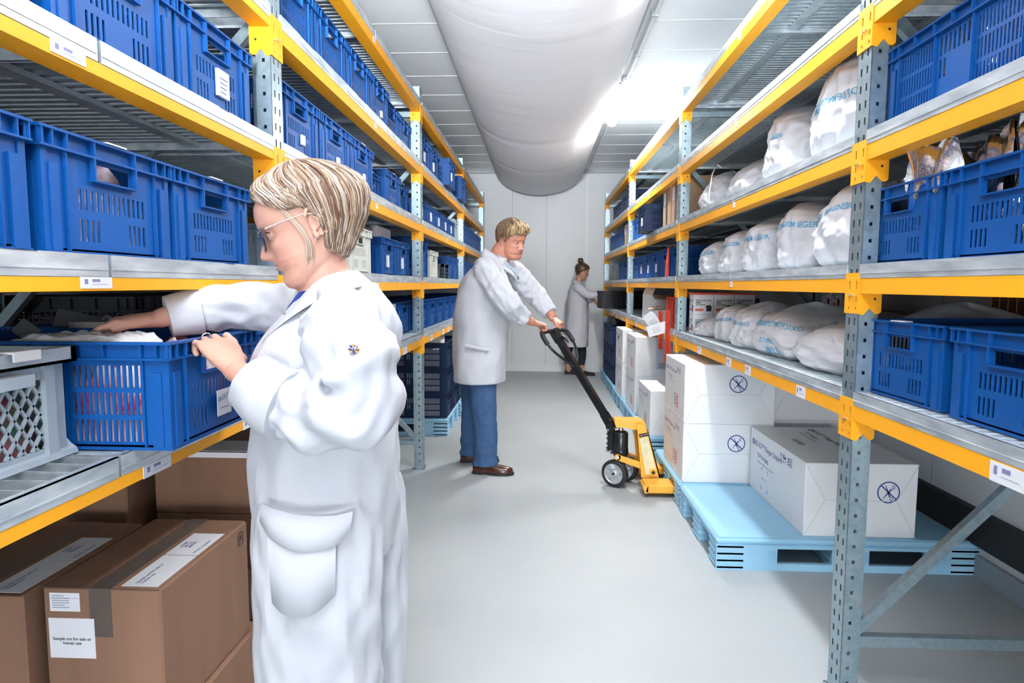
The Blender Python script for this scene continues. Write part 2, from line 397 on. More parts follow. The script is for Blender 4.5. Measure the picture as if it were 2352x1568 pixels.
def bracket_mesh(up):   # up: +1 bracket on the far side of a post (beam starts), -1 on the near side (beam ends)
    mb = MB(); h0, h1 = -.108, .016
    # front plate, with hooks
    us = [0, .012, .020, .043]; vs = [h0, h0+.012, h0+.02, h0+.036, h0+.052, h0+.06, h0+.075, h0+.1, h1]
    mb.panel((-.004, 0 if up > 0 else -.043, 0), (0, 1, 0), (0, 0, 1), (-1, 0, 0), us, vs, lambda i, j: i == 1 and j in (1, 3, 6), .003)
    # end plate at right angles, notched at the bottom
    y = .0405 if up > 0 else -.0435
    pts = [(-.004, h1-.016), (.06, h1-.016), (.065, -.02), (.065, h0+.006), (.058, h0), (.048, h0), (.030, h0+.018), (.012, h0-.004), (-.004, h0)]
    P0 = [(x, y, z) for x, z in pts]; P1 = [(x, y+.003, z) for x, z in pts]; n = len(pts)
    mb.add(P0+P1, [tuple(range(n)), tuple(range(2*n-1, n-1, -1))] + [(i, n+i, n+(i+1) % n, (i+1) % n) for i in range(n)])
    mb.tube([(.045, y-.0006, h0+.045), (.045, y+.0036, h0+.045)], .004, 8, 1)
    mb.tube([(-.0085, .008 if up > 0 else -.008, -.052), (-.004, .008 if up > 0 else -.008, -.052)], .004, 8, 2)
    return mb.mesh('bracket', [ORANGE, BLACKRUB, STEEL])
BRK = {1: bracket_mesh(1), -1: bracket_mesh(-1)}
def label_mesh(w_, h_, n=2):
    mb = MB(); mb.box(-.0012, 0, -w_/2, w_/2, -h_, 0)
    mb.box(-.0016, -.0012, -w_*.10, w_*.14, -h_*.42, -h_*.18, 1)
    mb.box(-.0016, -.0012, w_*.28, w_*.38, -h_*.62, -h_*.18, 1)
    mb.box(-.0016, -.0012, -w_*.36, w_*.16, -h_*.66, -h_*.6, 2)
    return mb.mesh('shelf_label', [TAPE, INKP, GREYP])
LBL = label_mesh(.085, .034); LBS = label_mesh(.035, .026); LBW = label_mesh(.10, .043)
def deck_mesh(L, D, kind):
    mb = MB()
    # front and back folded strips
    for x0 in (-.003, D-.002):
        mb.box(x0, x0+.005, .002, L-.002, 0, TH)
        mb.box(x0, x0+.018 if x0 < 0 else x0+.005, .002, L-.002, TH-.002, TH)
    mb.box(-.0045, -.003, .004, L-.004, .013, .016)
    mb.box(0, D, .002, .005, .004, TH-.001); mb.box(0, D, L-.005, L-.002, .004, TH-.001)
    if kind == 'grid':
        y = .05
        while y < L-.02: mb.box(.0, D, y-.002, y+.002, .004, TH-.002); y += .052
        for x in (.18, .36, .54, .72, .9): mb.box(x-.0015, x+.0015, 0, L, .01, TH-.006)
        mb.box(.19, D, .002, L-.002, .004, .006)
        return mb.mesh('shelf_panel', GALV)
    n = int(round((L-.01)/.04)); p = (L-.01)/n; prof = []
    for i in range(n):
        y = .005+i*p; prof += [(y, TH-.003), (y+p*.5, TH-.003), (y+p*.58, TH-.017), (y+p*.92, TH-.017)]
    prof.append((.005+n*p, TH-.003))
    xs = [0.002+(D-.004)*i/8 for i in range(9)]
    vs = [(x, y, z) for x in xs for y, z in prof]; k = len(prof)
    fs = [(i*k+j, i*k+j+1, (i+1)*k+j+1, (i+1)*k+j) for i in range(8) for j in range(k-1)]
    mb.add(vs, fs, 1, False)
    for x in (.25, .55, .8): mb.box(x-.02, x+.02, .005, L-.005, TH-.030, TH-.0175, 1)
    # rows of small embossed studs under and above the sheet
    for x in (.12, .38, .47, .68, .92):
        for i in range(n):
            y = .005+i*p+p*.25
            mb.add([(x-.008, y-.006, TH-.003), (x+.008, y-.006, TH-.003), (x+.008, y+.006, TH-.003), (x-.008, y+.006, TH-.003), (x, y, TH+.0008)], [(0, 1, 4), (1, 2, 4), (2, 3, 4), (3, 0, 4)], 1)
    return mb.mesh('shelf_panel', [GALV, DECK])
def make_rack(s):
    t = thing('pallet_rack', ('long run of orange and galvanised shelving along the %s wall' % ('left', 'right')[s > 0]), 'shelving rack', (s*FX[s], 0, 0))
    D = 1.02; py = PY[s]
    S = Matrix.Scale(-1, 4, (1, 0, 0)) if s < 0 else None
    def put(name, me, x, y, z, parent=t, flip=False):
        o = bpy.data.objects.new(name, me); COL.objects.link(o); o.parent = parent
        o.location = (s*x, y, z) if parent is t else (x, y, z)
        if parent is t:
            sc = (s if not flip else -s)
            if sc < 0: o.rotation_euler = (0, 0, math.pi)
        return o
    # front posts face the aisle; meshes are symmetric along y apart from the brackets
    for i, y in enumerate(py):
        u = put('upright', UPR, 0, y, 0)
        if i >= 1:
            mb = MB(); mb.box(-.012, .075, -.055, .055, 0, .005); mb.tube([(-.004, .047 if s > 0 else -.047, .005), (-.004, .047 if s > 0 else -.047, .014)], .007, 8, 1); mb.build('foot_plate', [GALVP, STEEL], u)
        u2 = put('upright', UPR, D, y, 0, flip=True)
        for z in ((.19, 1.35, 2.5) if not (s < 0 and i == 1) else (1.35, 2.5)):
            mb = MB(); mb.box(s*.04 if s > 0 else -D+.04, D-.04 if s > 0 else -.04, y-.014, y+.014, z-.018, z+.018); mb.build('cross_brace', GALVP, t)
        zz = [.22, 1.18, 2.15]
        for k in (range(2) if not (s < 0 and i == 1) else (1,)):
            mb = MB()
            a, b = (.055, D-.055) if k % 2 == 0 else (D-.055, .055)
            p, q = Vector((s*a, y, zz[k])), Vector((s*b, y, zz[k+1])); d = (q-p).normalized(); nn = Vector((0, 1, 0)); c = d.cross(nn)
            w_, h_ = .016, .013
            mb.hexa([p-c*w_-nn*h_, p+c*w_-nn*h_, p+c*w_+nn*h_, p-c*w_+nn*h_, q-c*w_-nn*h_, q+c*w_-nn*h_, q+c*w_+nn*h_, q-c*w_+nn*h_])
            mb.build('diagonal_brace', GALVP, t)
    for l in range(1, 6):
        z = LV[s][l]
        for b in range(4):
            ya, yb = py[b], py[b+1]
            thin = .026 if (s < 0 and b == 0) else .046
            for back in (0, 1):
                mb = MB(); x0, x1 = (-.002, .046) if not back else (D-.046, D+.002)
                mb.box(min(s*x0, s*x1), max(s*x0, s*x1), ya+.044, yb-.044, z-thin, z-.001)
                if not back:   # inward ledge that carries the deck
                    mb.box(min(s*.046, s*.058), max(s*.046, s*.058), ya+.044, yb-.044, z-thin, z-thin+.012)
                bm_ = mb.build('beam', ORANGE, t)
                if back: continue
                for e, yy in ((1, ya), (-1, yb)):
                    k = e if s > 0 else -e
                    o = bpy.data.objects.new('bracket', BRK[k]); COL.objects.link(o); o.parent = bm_
                    o.location = (0, yy, z)
                    if s < 0: o.rotation_euler = (0, 0, math.pi)
                if l <= 4 or b in (0, 1):
                    lbs = [(ya+yb)/2-.02] if l > 1 else ([ya+.35, ya+.95, ya+1.25, ya+1.85] if not (s < 0 and b == 0) else [1.32, 1.77])
                    for yy in lbs:
                        if s < 0 and b == 0 and l == 2: yy = 1.16
                        if s < 0 and b == 0 and l == 3: yy = 1.12
                        o = bpy.data.objects.new('shelf_label', (LBL if b == 0 else LBS) if l > 1 else LBW); COL.objects.link(o); o.parent = bm_
                        o.location = (-s*.0022, yy, z-.004 if thin > .03 else z-.0005)
                        if s < 0: o.rotation_euler = (0, 0, math.pi)
                        if thin < .03: o.scale = (1, 1, .62)
                        if s > 0 and l == 1: o.scale = (1, .8 if b else 1, 1)
            # two deck panels per bay and level, butted at the seam
            ysm = {(-1, 0): 1.2}.get((s, b), (ya+yb)/2)
            for p, (a, c) in enumerate(((ya+.037, ysm-.003), (ysm+.003, yb-.037))):
                kind = 'grid' if (s < 0 and b == 0 and l == 1 and p == 0) else 'rib'
                key = (round(c-a, 3), kind)
                if key not in DECKS: DECKS[key] = deck_mesh(c-a, D, kind)
                o = bpy.data.objects.new('shelf_panel', DECKS[key]); COL.objects.link(o); o.parent = t
                if s > 0: o.location = (0, a, z)
                else: o.location = (0, c, z); o.rotation_euler = (0, 0, math.pi)
    return t
DECKS = {}
make_rack(-1); make_rack(1)
# ------------------------------------------------------------------ plastic crates (600 x 400, open slots)
def crate_meshes(mt, H=.222, L=.6, W=.4, solid=False, mesh=False):
    """returns body and rim meshes; the long side lies along x, the short hand-hole sides face +x and -x"""
    b = MB(); X, Y = L/2-.012, W/2-.012
    def slots(u0, u1, n):
        r = []; p = (u1-u0)/n
        for i in range(n): r += [u0+i*p+p*.28, u0+i*p+p*.72+.0008]
        return r
    zr = [.026*H/.222, .068*H/.222, .086*H/.222, .124*H/.222]
    for sx in (-1, 1):     # short sides
        u0 = .06+W/2-.2
        if mesh:
            us = [0]; us += [q for i in range(16) for q in (.03+i*(2*Y-.06)/16, .03+(i+.7)*(2*Y-.06)/16)]+[2*Y]
            vs = [0]+[q for i in range(9) for q in (.03+i*(H-.075)/9, .03+(i+.65)*(H-.075)/9)]+[H]
            hole = lambda i, j: (i % 2 == 1 and j % 2 == 1 and j < len(vs)-2 and i < len(us)-2)
        else:
            c = Y; hh = [c-.055, c+.055]; sl = slots(c-.104, c+.104, 13)
            us = sorted(set([0, 2*Y]+sl+hh)); vs = [0]+zr+[H*.66, H*.80, H]
            def hole(i, j):
                m_ = (us[i]+us[i+1])/2
                if j == 6: return False
                if j == 5 and not solid: return abs(m_-c) < .055
                if j in (1, 3) and not solid:
                    if j == 1 and abs(m_-c) < .034: return False
                    return any(sl[k] <= m_ <= sl[k+1] for k in range(0, 26, 2))
                return False
        b.panel((sx*X, -sx*Y, 0), (0, sx, 0), (0, 0, 1), (sx, 0, 0), us, vs, hole, .003)
    for sy in (-1, 1):     # long sides
        if mesh:
            n = 24; us = [0]+[q for i in range(n) for q in (.03+i*(2*X-.06)/n, .03+(i+.7)*(2*X-.06)/n)]+[2*X]
            vs = [0]+[q for i in range(9) for q in (.03+i*(H-.075)/9, .03+(i+.65)*(H-.075)/9)]+[H]
            hole = lambda i, j: (i % 2 == 1 and j % 2 == 1 and j < len(vs)-2 and i < len(us)-2)
        else:
            c = X; sA = slots(c-.232, c-.084, 12); sB = slots(c-.062, c+.062, 7) ; sC = slots(c+.084, c+.232, 12)
            sl = sA+sB+sC; k_ = H/.222
            us = [0]+sl+[2*X]; vs = [0, .016*k_, .062*k_, .072*k_, .118*k_, .128*k_, .174*k_, H]
            def hole(i, j):
                if solid or i % 2 == 0 or j % 2 == 0: return False
                m_ = us[i]-c
                if abs(m_) < .07: return j == 5 or (j == 3 and m_ < -.03)
                return True
        b.panel((sy*X, sy*Y, 0), (-sy, 0, 0), (0, 0, 1), (0, sy, 0), us, vs, hole, .003)
    b.box(-X, X, -Y, Y, .006, .010)
    # corner columns, stepped
    for sx in (-1, 1):
        for sy in (-1, 1):
            a0, a1 = sorted((sx*(X-.004), sx*(X+.006))); c0, c1 = sorted((sy*(Y-.034), sy*(Y-.012)))
            b.box(a0, a1, c0, c1, .004, H*.72)
            a0, a1 = sorted((sx*(X-.034), sx*(X-.012))); c0, c1 = sorted((sy*(Y-.004), sy*(Y+.006)))
            b.box(a0, a1, c0, c1, .004, H*.72)
            a0, a1 = sorted((sx*(X-.012), sx*(X+.003))); c0, c1 = sorted((sy*(Y-.012), sy*(Y+.003)))
            b.box(a0, a1, c0, c1, 0, H*.85)
    body = b.mesh('body', mt)
    r = MB()
    def ring(z0, z1, o, i):
        r.box(-L/2+o, -L/2+i, -W/2+o, W/2-o, z0, z1); r.box(L/2-i, L/2-o, -W/2+o, W/2-o, z0, z1)
        r.box(-L/2+i, L/2-i, -W/2+o, -W/2+i, z0, z1); r.box(-L/2+i, L/2-i, W/2-i, W/2-o, z0, z1)
    ring(H-.005, H, 0, .018); ring(H*.845-.002, H*.845+.002, .001, .013); ring(0, .006, .007, .03)
    z0 = H*.845
    for sx in (-1, 1):
        x0, x1 = sorted((sx*(L/2-.013), sx*(L/2-.001)))
        for y in (-W/2+.006, -W/2+.03, -.135, -.062, .062, .135, W/2-.03, W/2-.006): r.box(x0, x1, y-.0014, y+.0014, z0, H-.004)
        xa, xb = sorted((sx*(L/2-.013), sx*(L/2-.005)))
        for y in (-.134, .134): r.box(xa, xb, y-.0014, y+.0014, .006, z0)
        if not mesh:
            for y in (-.063, .063): r.box(x0, x1, y-.002, y+.002, H*.64, z0)
            r.box(x0, x1, -.063, .063, H*.64, H*.655)
    for sy in (-1, 1):
        y0, y1 = sorted((sy*(W/2-.013), sy*(W/2-.001)))
        for x in (-L/2+.006, -L/2+.03, -.238, -.16, -.074, 0, .074, .16, .238, L/2-.03, L/2-.006): r.box(x-.0014, x+.0014, y0, y1, z0, H-.004)
        ya, yb = sorted((sy*(W/2-.013), sy*(W/2-.005)))
        for x in (-.238, -.074, .074, .238): r.box(x-.0014, x+.0014, ya, yb, .006, z0)
    rim = r.mesh('rim', mt)
    return body, rim
CR = {'blue': crate_meshes(BLUE), 'dark': crate_meshes(DBLUE), 'grey': crate_meshes(GREYP), 'cream': crate_meshes(CREAM),
      'bluelow': crate_meshes(BLUE, .165), 'greylow': crate_meshes(GREENG, .13, .4, .3), 'bluetall': crate_meshes(BLUE, .30),
      'mesh': crate_meshes(BLACKP, .24, mesh=True), 'meshtall': crate_meshes(BLACKP, .295, mesh=True), 'greymesh': crate_meshes(GREYP, .222), 'bluesolid': crate_meshes(BLUE, .25, solid=True), 'greysmall': crate_meshes(GREYP, .17, .4, .3)}
NAMES = {'blue': ('slotted_crate', 'blue slotted crate'), 'dark': ('slotted_crate', 'dark blue slotted crate'), 'grey': ('slotted_crate', 'grey plastic crate'),
         'cream': ('slotted_crate', 'cream plastic crate'), 'bluelow': ('slotted_crate', 'low blue crate'), 'greylow': ('small_crate', 'small grey-green crate'),
         'bluetall': ('slotted_crate', 'tall blue crate'), 'mesh': ('mesh_crate', 'black mesh-sided crate'), 'meshtall': ('mesh_crate', 'tall black mesh crate'), 'bluesolid': ('slotted_crate', 'blue crate'), 'greysmall': ('small_crate', 'small grey crate')}
CRATES = []
def crate(kind, cx, cy, z, label, rz=0, group='blue plastic crates on the racks', slip=0, tab=0):
    nm = NAMES.get(kind, NAMES['blue'])[0]
    t = thing(nm, label, 'crate', (cx, cy, z), R(rz), group)
    b, r = CR[kind]
    link('body', b, t); link('rim', r, t)
    if slip:
        mb = MB(); s = 1 if slip > 0 else -1; w_ = .045 if abs(slip) == 1 else .06 if abs(slip) == 2 else .028
        yo = -.05 if abs(slip) == 1 else .02
        mb.box(min(s*.290, s*.2985), max(s*.290, s*.2985), yo-w_/2, yo+w_/2, .05, .12 if abs(slip) < 3 else .085)
        o = mb.build('paper_slip', TAPE, t); o['label'] = 'white paper slip'
        if abs(slip) == 2:
            for i in range(4): 
                mb = MB(); mb.box(s*.2992-.0003, s*.2992+.0003, yo-.022, yo+.01+.003*i, .06+i*.012, .063+i*.012)
                mb.build('printed_line', INKP, o)
    if tab:
        s = 1 if tab > 0 else -1
        mb = MB(); mb.box(min(s*.275, s*.302), max(s*.275, s*.302), -.03, .03, CRH[kind], CRH[kind]+.003); o = mb.build('label_clip', WHITEP, t); o['label'] = 'white clip-on tab'
    CRATES.append(t); return t
CRH = {k: .222 for k in CR}; CRH.update(bluelow=.165, greylow=.13, bluetall=.30, mesh=.24, meshtall=.295, bluesolid=.25, greysmall=.17)
ORD = ['first', 'second', 'third', 'fourth', 'fifth', 'sixth', 'seventh', 'eighth']
BAYN = ['nearest bay', 'second bay', 'third bay', 'farthest bay']
SHN = {1: 'lowest shelf', 2: 'second shelf', 3: 'third shelf', 4: 'fourth shelf', 5: 'top shelf'}
SD = {-1: 'left rack', 1: 'right rack'}
def row(s, bay, l, items, d=.05):
    """items: (kind, near edge y, options) set side by side behind the front edge of a shelf"""
    for i, it in enumerate(items):
        kind, y0 = it[0], it[1]; op = it[2] if len(it) > 2 else {}
        dd = op.get('d', d); Wd = .3 if kind in ('greylow', 'greysmall') else .4; Ln = .4 if kind in ('greylow', 'greysmall') else .6
        if op.get('long'): Wd, Ln, rz = .6, .4, 90
        else: rz = 0
        rz += op.get('rz', 0)
        cx = s*(FX[s]+dd+Ln/2); cy = y0+Wd/2
        ex = op.get('x', '')
        lab = '%s%s, %s on the %s %s shelf, %s' % (NAMES[kind][1], ex, ORD[i], ('', 'lowest', 'second', 'third', 'fourth', 'top')[l], ('left', 'right')[s > 0], BAYN[bay])
        crate(kind, cx, cy, shelf_z(s, l)+op.get('dz', 0), lab, rz, '%s crates on the %s, %s' % (SD[s], SHN[l], BAYN[bay]), slip=-s*op.get('slip', 0), tab=-s*op.get('tab', 0))
# left rack
row(-1, 0, 3, [('blue', .70), ('blue', 1.13, {'x': ' '}), ('blue', 1.53, {'slip': 2, 'x': ' with a white paper label'})], .03)
row(-1, 0, 2, [('blue', .67, {'x': ' full of packets'}), ('blue', 1.085, {'tab': 1, 'x': ' with white packets'}), ('blue', 1.488, {'tab': 1, 'x': ' with dark empty slots'})], .03)
row(-1, 1, 3, [('blue', 2.12, {'slip': 3}), ('blue', 2.53, {'slip': 3}), ('blue', 2.935, {'slip': 3, 'tab': 1}), ('bluelow', 3.35, {'tab': 1, 'd': .1}), ('blue', 3.77, {'d': .07, 'tab': 1}), ('blue', 4.03+.13, {'d': .1, 'tab': 1})], .03)
row(-1, 1, 4, [('blue', 2.1), ('blue', 2.5), ('blue', 2.9), ('blue', 3.30, {'slip': 3}), ('blue', 3.70, {'d': .06}), ('blue', 4.10, {'d': .06})], .03)
row(-1, 1, 2, [('greysmall', 2.35, {'d': .1}), ('cream', 2.95, {'d': .05}), ('blue', 3.68, {'slip': 1, 'd': .08, 'x': ' with clear tubes on top'}), ('blue', 4.09, {'slip': 1, 'd': .08})])
row(-1, 1, 1, [('blue', 2.4), ('blue', 2.85), ('grey', 3.34, {'d': .02, 'x': ' pulled forward'}), ('blue', 3.80, {'slip': 1, 'd': .09}), ('blue', 4.2, {'d': .1})])
row(-1, 2, 4, [('blue', 4.62, {'slip': 1}), ('blue', 5.03, {'slip': 1}), ('blue', 5.50, {'slip': 1, 'd': -.06, 'x': ' sticking out'}), ('blue', 5.92), ('blue', 6.40, {'d': -.05, 'x': ' sticking out'})], .02)
row(-1, 2, 3, [('bluelow', 4.6, {'slip': 1}), ('bluelow', 5.0, {'slip': 1}), ('bluelow', 5.4, {'slip': 1}), ('bluelow', 5.8, {'slip': 1}), ('bluelow', 6.18, {'slip': 1}), ('grey', 6.58, {'d': .05})], .04)
row(-1, 2, 2, [('bluetall', 4.66), ('cream', 5.15), ('greylow', 5.66), ('blue', 6.12), ('blue', 6.55)], .05)
row(-1, 2, 1, [('blue', 4.70, {'slip': 1}), ('blue', 5.12), ('blue', 5.54), ('blue', 5.96), ('blue', 6.38)], .06)
row(-1, 3, 3, [('blue', 7.03), ('blue', 7.43), ('blue', 7.83), ('blue', 8.23), ('blue', 8.63), ('blue', 9.0)], .03)
row(-1, 3, 2, [('blue', 7.05), ('blue', 7.5), ('blue', 7.95), ('blue', 8.4), ('blue', 8.85)], .05)
row(-1, 3, 1, [('blue', 7.1), ('blue', 7.6), ('blue', 8.1), ('blue', 8.6)], .05)
# second row deeper on the lowest shelf of the left rack's nearest bay, seen over the woman's arm
for i, (k, y0, z) in enumerate((('meshtall', 2.10, 0), ('meshtall', 2.52, 0), ('meshtall', 2.94, 0))):
    crate(k, -1.62-.05, y0+.2, shelf_z(-1, 1), 'tall black mesh crate in the back row, %s on the lowest left shelf' % ORD[i], 0, 'crates in the back row of the left rack')
# right rack
row(1, 0, 1, [('blue', .80), ('blue', 1.215, {'rz': 0}), ('blue', 1.655, {'tab': 1, 'rz': 2})], .045)
row(1, 0, 2, [('blue', .87, {'x': ' topped with foil'}), ('blue', 1.28, {'x': ' heaped with silver foil pouches'}), ('blue', 1.685, {'x': ' filled with foil'})], .045)
row(1, 0, 3, [('blue', .70, {'long': 1}), ('blue', 1.385, {'long': 1, 'x': ' turned lengthwise'})], .045)
row(1, 2, 2, [('blue', 4.68), ('blue', 5.10), ('blue', 5.54, {'slip': 1}), ('blue', 5.95, {'slip': 1}), ('blue', 6.36, {'slip': 1}), ('blue', 6.7, {'tab': 1})], .05)
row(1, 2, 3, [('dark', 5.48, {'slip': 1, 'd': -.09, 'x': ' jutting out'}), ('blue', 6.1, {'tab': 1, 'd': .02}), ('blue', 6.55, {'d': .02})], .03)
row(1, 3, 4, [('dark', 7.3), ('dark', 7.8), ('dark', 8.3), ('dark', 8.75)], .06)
row(1, 3, 3, [('blue', 8.05), ('blue', 8.5), ('blue', 8.95)], .05)
row(1, 3, 2, [('blue', 7.15), ('blue', 7.55), ('blue', 7.95), ('grey', 8.6, {'d': .1}), ('grey', 9.05, {'d': .1})], .05)
row(1, 2, 1, [('blue', 5.08, {'d': .16, 'tab': 1})], .16)
row(1, 3, 5, [])
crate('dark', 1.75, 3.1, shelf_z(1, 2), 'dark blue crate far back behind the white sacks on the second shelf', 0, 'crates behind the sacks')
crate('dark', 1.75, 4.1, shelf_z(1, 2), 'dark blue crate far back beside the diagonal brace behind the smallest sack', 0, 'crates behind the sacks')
# the crate the woman searches, drawn out over the shelf edge
WC = crate('blue', -.738-.3, 1.235+.2, shelf_z(-1, 1), 'blue crate pulled out that the foreground woman reaches into, with a handwritten note', 0, 'left rack crates on the lowest shelf, nearest bay')
mb = MB(); mb.box(.2985, .2995, -.02, .045, .035, .095); o = mb.build('paper_note', TAPE, WC); o['label'] = 'white handwritten note'
mb = MB(); put_text(mb, 'BACK UP', .017, (.3002, -.016, .068), (0, 1, .12), (0, -.12, 1), sx=.78); mb.box(.2999, .3003, -.008, .03, .052, .0535); mb.build('handwriting', INKP, o)
crate('blue', -.86-.3, 1.645+.205, shelf_z(-1, 1), 'blue crate just beyond the searched crate behind the woman in white', 0, 'left rack crates on the lowest shelf, nearest bay')
# contents
def lump(name, label, cat, m, cx, cy, z, sx, sy, h, seed, group=None, facet=1.0, n=26):
    """a bag or heap with creases, resting on z"""
    mb = MB(); V = []; F_ = []
    for j in range(n+1):
        for i in range(n+1):
            u, v = i/n*2-1, j/n*2-1
            e = (1-abs(u)**5)*(1-abs(v)**5)
            p = Vector((u*3+seed, v*3, seed*1.7))
            hh = h*(.72+.35*noise.noise(p)+.30*facet*noise.noise(p*2.6)+.14*facet*noise.noise(p*6))
            V.append((u*sx, v*sy, max(.004, hh*e**.22)))
    for j in range(n):
        for i in range(n): a = j*(n+1)+i; F_.append((a, a+1, a+n+2, a+n+1))
    k = len(V); bd = [i for i in range(n+1)]+[(j+1)*(n+1)-1 for j in range(1, n+1)]+[n*(n+1)+i for i in range(n-1, -1, -1)]+[j*(n+1) for j in range(n-1, 0, -1)]
    V += [(V[i][0], V[i][1], 0) for i in bd]; q = len(bd)
    for i in range(q): F_.append((bd[(i+1) % q], bd[i], k+i, k+(i+1) % q))
    F_.append(tuple(k+i for i in range(q)))
    mb.add(V, F_, 0, True); o = mb.build(name, m, None, (cx, cy, z)); tag(o, label, cat, group); return o
Z2 = shelf_z(-1, 2)+.011; Z3 = shelf_z(-1, 3)+.011; Z1 = shelf_z(-1, 1)+.011
lump('bag_of_packets', 'bag of white packets filling the nearest crate on the second left shelf', 'bag', GOODS, -1.16, .87, Z2, .275, .18, .20, 1, 'bags of packets')
lump('bag_of_packets', 'bag of white packets seen through the hand hole of the middle crate, second left shelf', 'bag', GOODS, -1.16, 1.285, Z2, .275, .18, .21, 2, 'bags of packets')
lump('bag_of_packets', 'low bag of packets in the crate beside the first left post, second shelf', 'bag', GOODS, -1.16, 1.69, Z2, .275, .18, .07, 3, 'bags of packets')
lump('bag_of_packets', 'bag of red and white sachets inside the crate the woman searches', 'bag', GOODR, -1.038, 1.435, Z1, .275, .18, .205, 4, 'bags of packets')
for y in (1.73,): lump('bag_of_packets', 'bag of pale packets in the labelled crate on the third left shelf', 'bag', GOODS, -1.16, y, Z3, .27, .175, .10, 5)
lump('plastic_bag', 'white printed plastic bag under the reaching hand of the foreground woman', 'bag', PAPER, -1.00, 1.36, Z1+.195, .13, .07, .030, 9)

# grey crate with lattice sides at the near left
def lattice_crate(cx, cy, z):
    t = thing('lattice_crate', 'light grey crate with diamond lattice side at the left picture edge', 'crate', (cx, cy, z))
    mb = MB(); X, Y, H = .3, .2, .215
    for s in (1, -1):     # aisle and wall sides: diamond lattice
        x = s*X
        def bar(p, q, w_=.0024):
            p, q = Vector(p), Vector(q); d = (q-p).normalized(); c = Vector((1, 0, 0)).cross(d)*w_; nn = Vector((.003, 0, 0))
            mb.hexa([p-c-nn, p+c-nn, p+c+nn, p-c+nn, q-c-nn, q+c-nn, q+c+nn, q-c+nn], 0)
        y0, y1, z0, z1 = -Y+.045, Y-.045, .022, .158; p = .030; k = 1.3
        i = -12
        while i < 26:
            a = y0+i*p
            for sg in (1, -1):
                # line y = a + (z-z0)/k*sg , clipped
                pts = []
                if sg == 1: f = lambda zz: a+(zz-z0)/k
                else: f = lambda zz: a+(z1-zz)/k
                za, zb = z0, z1; ya, yb = f(za), f(zb)
                lo, hi = (ya, yb) if ya < yb else (yb, ya)
                if hi <= y0 or lo >= y1: continue
                def clip(yy, zz, y_other, z_other):
                    if yy < y0: t_ = (y0-yy)/(y_other-yy); return y0, zz+(z_other-zz)*t_
                    if yy > y1: t_ = (y1-yy)/(y_other-yy); return y1, zz+(z_other-zz)*t_
                    return yy, zz
                A = clip(ya, za, yb, zb); B = clip(yb, zb, ya, za)
                if abs(A[1]-B[1]) > .004: bar((x, A[0], A[1]), (x, B[0], B[1]))
            i += 1
        mb.box(x-.003, x+.003, -Y, Y, 0, z0); mb.box(x-.003, x+.003, -Y, Y, z1, H)
        mb.box(x-.003, x+.003, -Y, y0, z0, z1); mb.box(x-.003, x+.003, y1, Y, z0, z1)
    for s in (1, -1): mb.box(-X, X, s*Y-.003, s*Y+.003, 0, H)
    mb.box(-X, X, -Y, Y, 0, .005)
    mb.build('body', GREYP, t)
    mb = MB()
    mb.box(X-.002, X+.022, -Y-.012, Y+.014, H-.03, H-.024); mb.box(X+.018, X+.022, -Y-.012, Y+.014, H-.03, H); mb.box(-X-.02, X+.022, -Y-.016, -Y, H-.03, H)
    mb.box(-X-.02, X+.022, Y, Y+.014, H-.03, H); mb.box(-X-.02, -X, -Y-.01, Y+.01, H-.03, H)
    mb.build('rim', GREYP, t)
    mb = MB(); mb.hexa([(X, -Y-.01, 0), (X+.018, -Y-.01, 0), (X+.018, Y+.012, 0), (X, Y+.02, 0), (X, -Y-.01, .014), (X+.014, -Y-.01, .010), (X+.014, Y+.012, .010), (X, Y+.02, .014)])
    mb.hexa([(X-.01, Y-.002, 0), (X+.018, Y+.012, 0), (X-.14, Y+.01, 0), (X-.14, Y, 0), (X-.01, Y-.002, .035), (X-.0, Y, .035), (X-.14, Y+.002, .03), (X-.14, Y, .03)])
    mb.build('foot_flange', GREYP, t)
    for y in (Y-.045, -Y+.045):
        mb = MB(); mb.box(X+.002, X+.012, y-.012, y+.012, .01, H-.03); mb.build('rib', GREYP, t)
    mb = MB(); mb.box(X+.01, X+.032, -.08, .095, H-.062, H-.04); mb.build('handle', GREYP, t)
    mb = MB(); mb.box(X+.002, X+.034, .05, .11, H, H+.004); mb.box(X+.030, X+.034, .05, .11, H-.014, H); o = mb.build('label_clip', WHITEP, t); o['label'] = 'white clip-on tab'
lattice_crate(-1.251, 1.0175, shelf_z(-1, 1))
lump('bag_of_packets', 'heap of red and green sachets inside the grey lattice crate', 'bag', GOODC, -1.251, 1.0175, Z1, .275, .175, .165, 12)

# loose things between the crates of the left rack, lowest shelf
def card(name, label, cat, m, c, w_, h_, rot, t_=.002):
    mb = MB(); mb.box(-w_/2, w_/2, -t_/2, t_/2, 0, h_); o = mb.build(name, m, None, c, rot); tag(o, label, cat); return o
card('black_card', 'dark card standing tilted in the crate behind the reaching hand', 'card', mat('charcoal_card', (.05, .055, .06), .7), (-1.31, 1.72, Z1+.165), .11, .085, (R(-12), R(14), R(18)))
card('black_card', 'small dark card corner standing up beside the reaching hand', 'card', MATS['charcoal_card'], (-1.235, 1.46, Z1+.20), .05, .04, (R(-10), R(38), R(10)))
mb = MB()
for i in range(14): mb.box(-.09, .09, -.06, .06, i*.0022, i*.0022+.0017)
tag(mb.build('leaflet_stack', mat('newsprint', (.62, .56, .55), .8, noise_amt=.25, noise_scale=70), None, (-1.17, 1.71, Z1+.195), (0, 0, R(4))), 'flat stack of folded leaflets lying in the crate behind the hand', 'leaflets')
mb = MB()
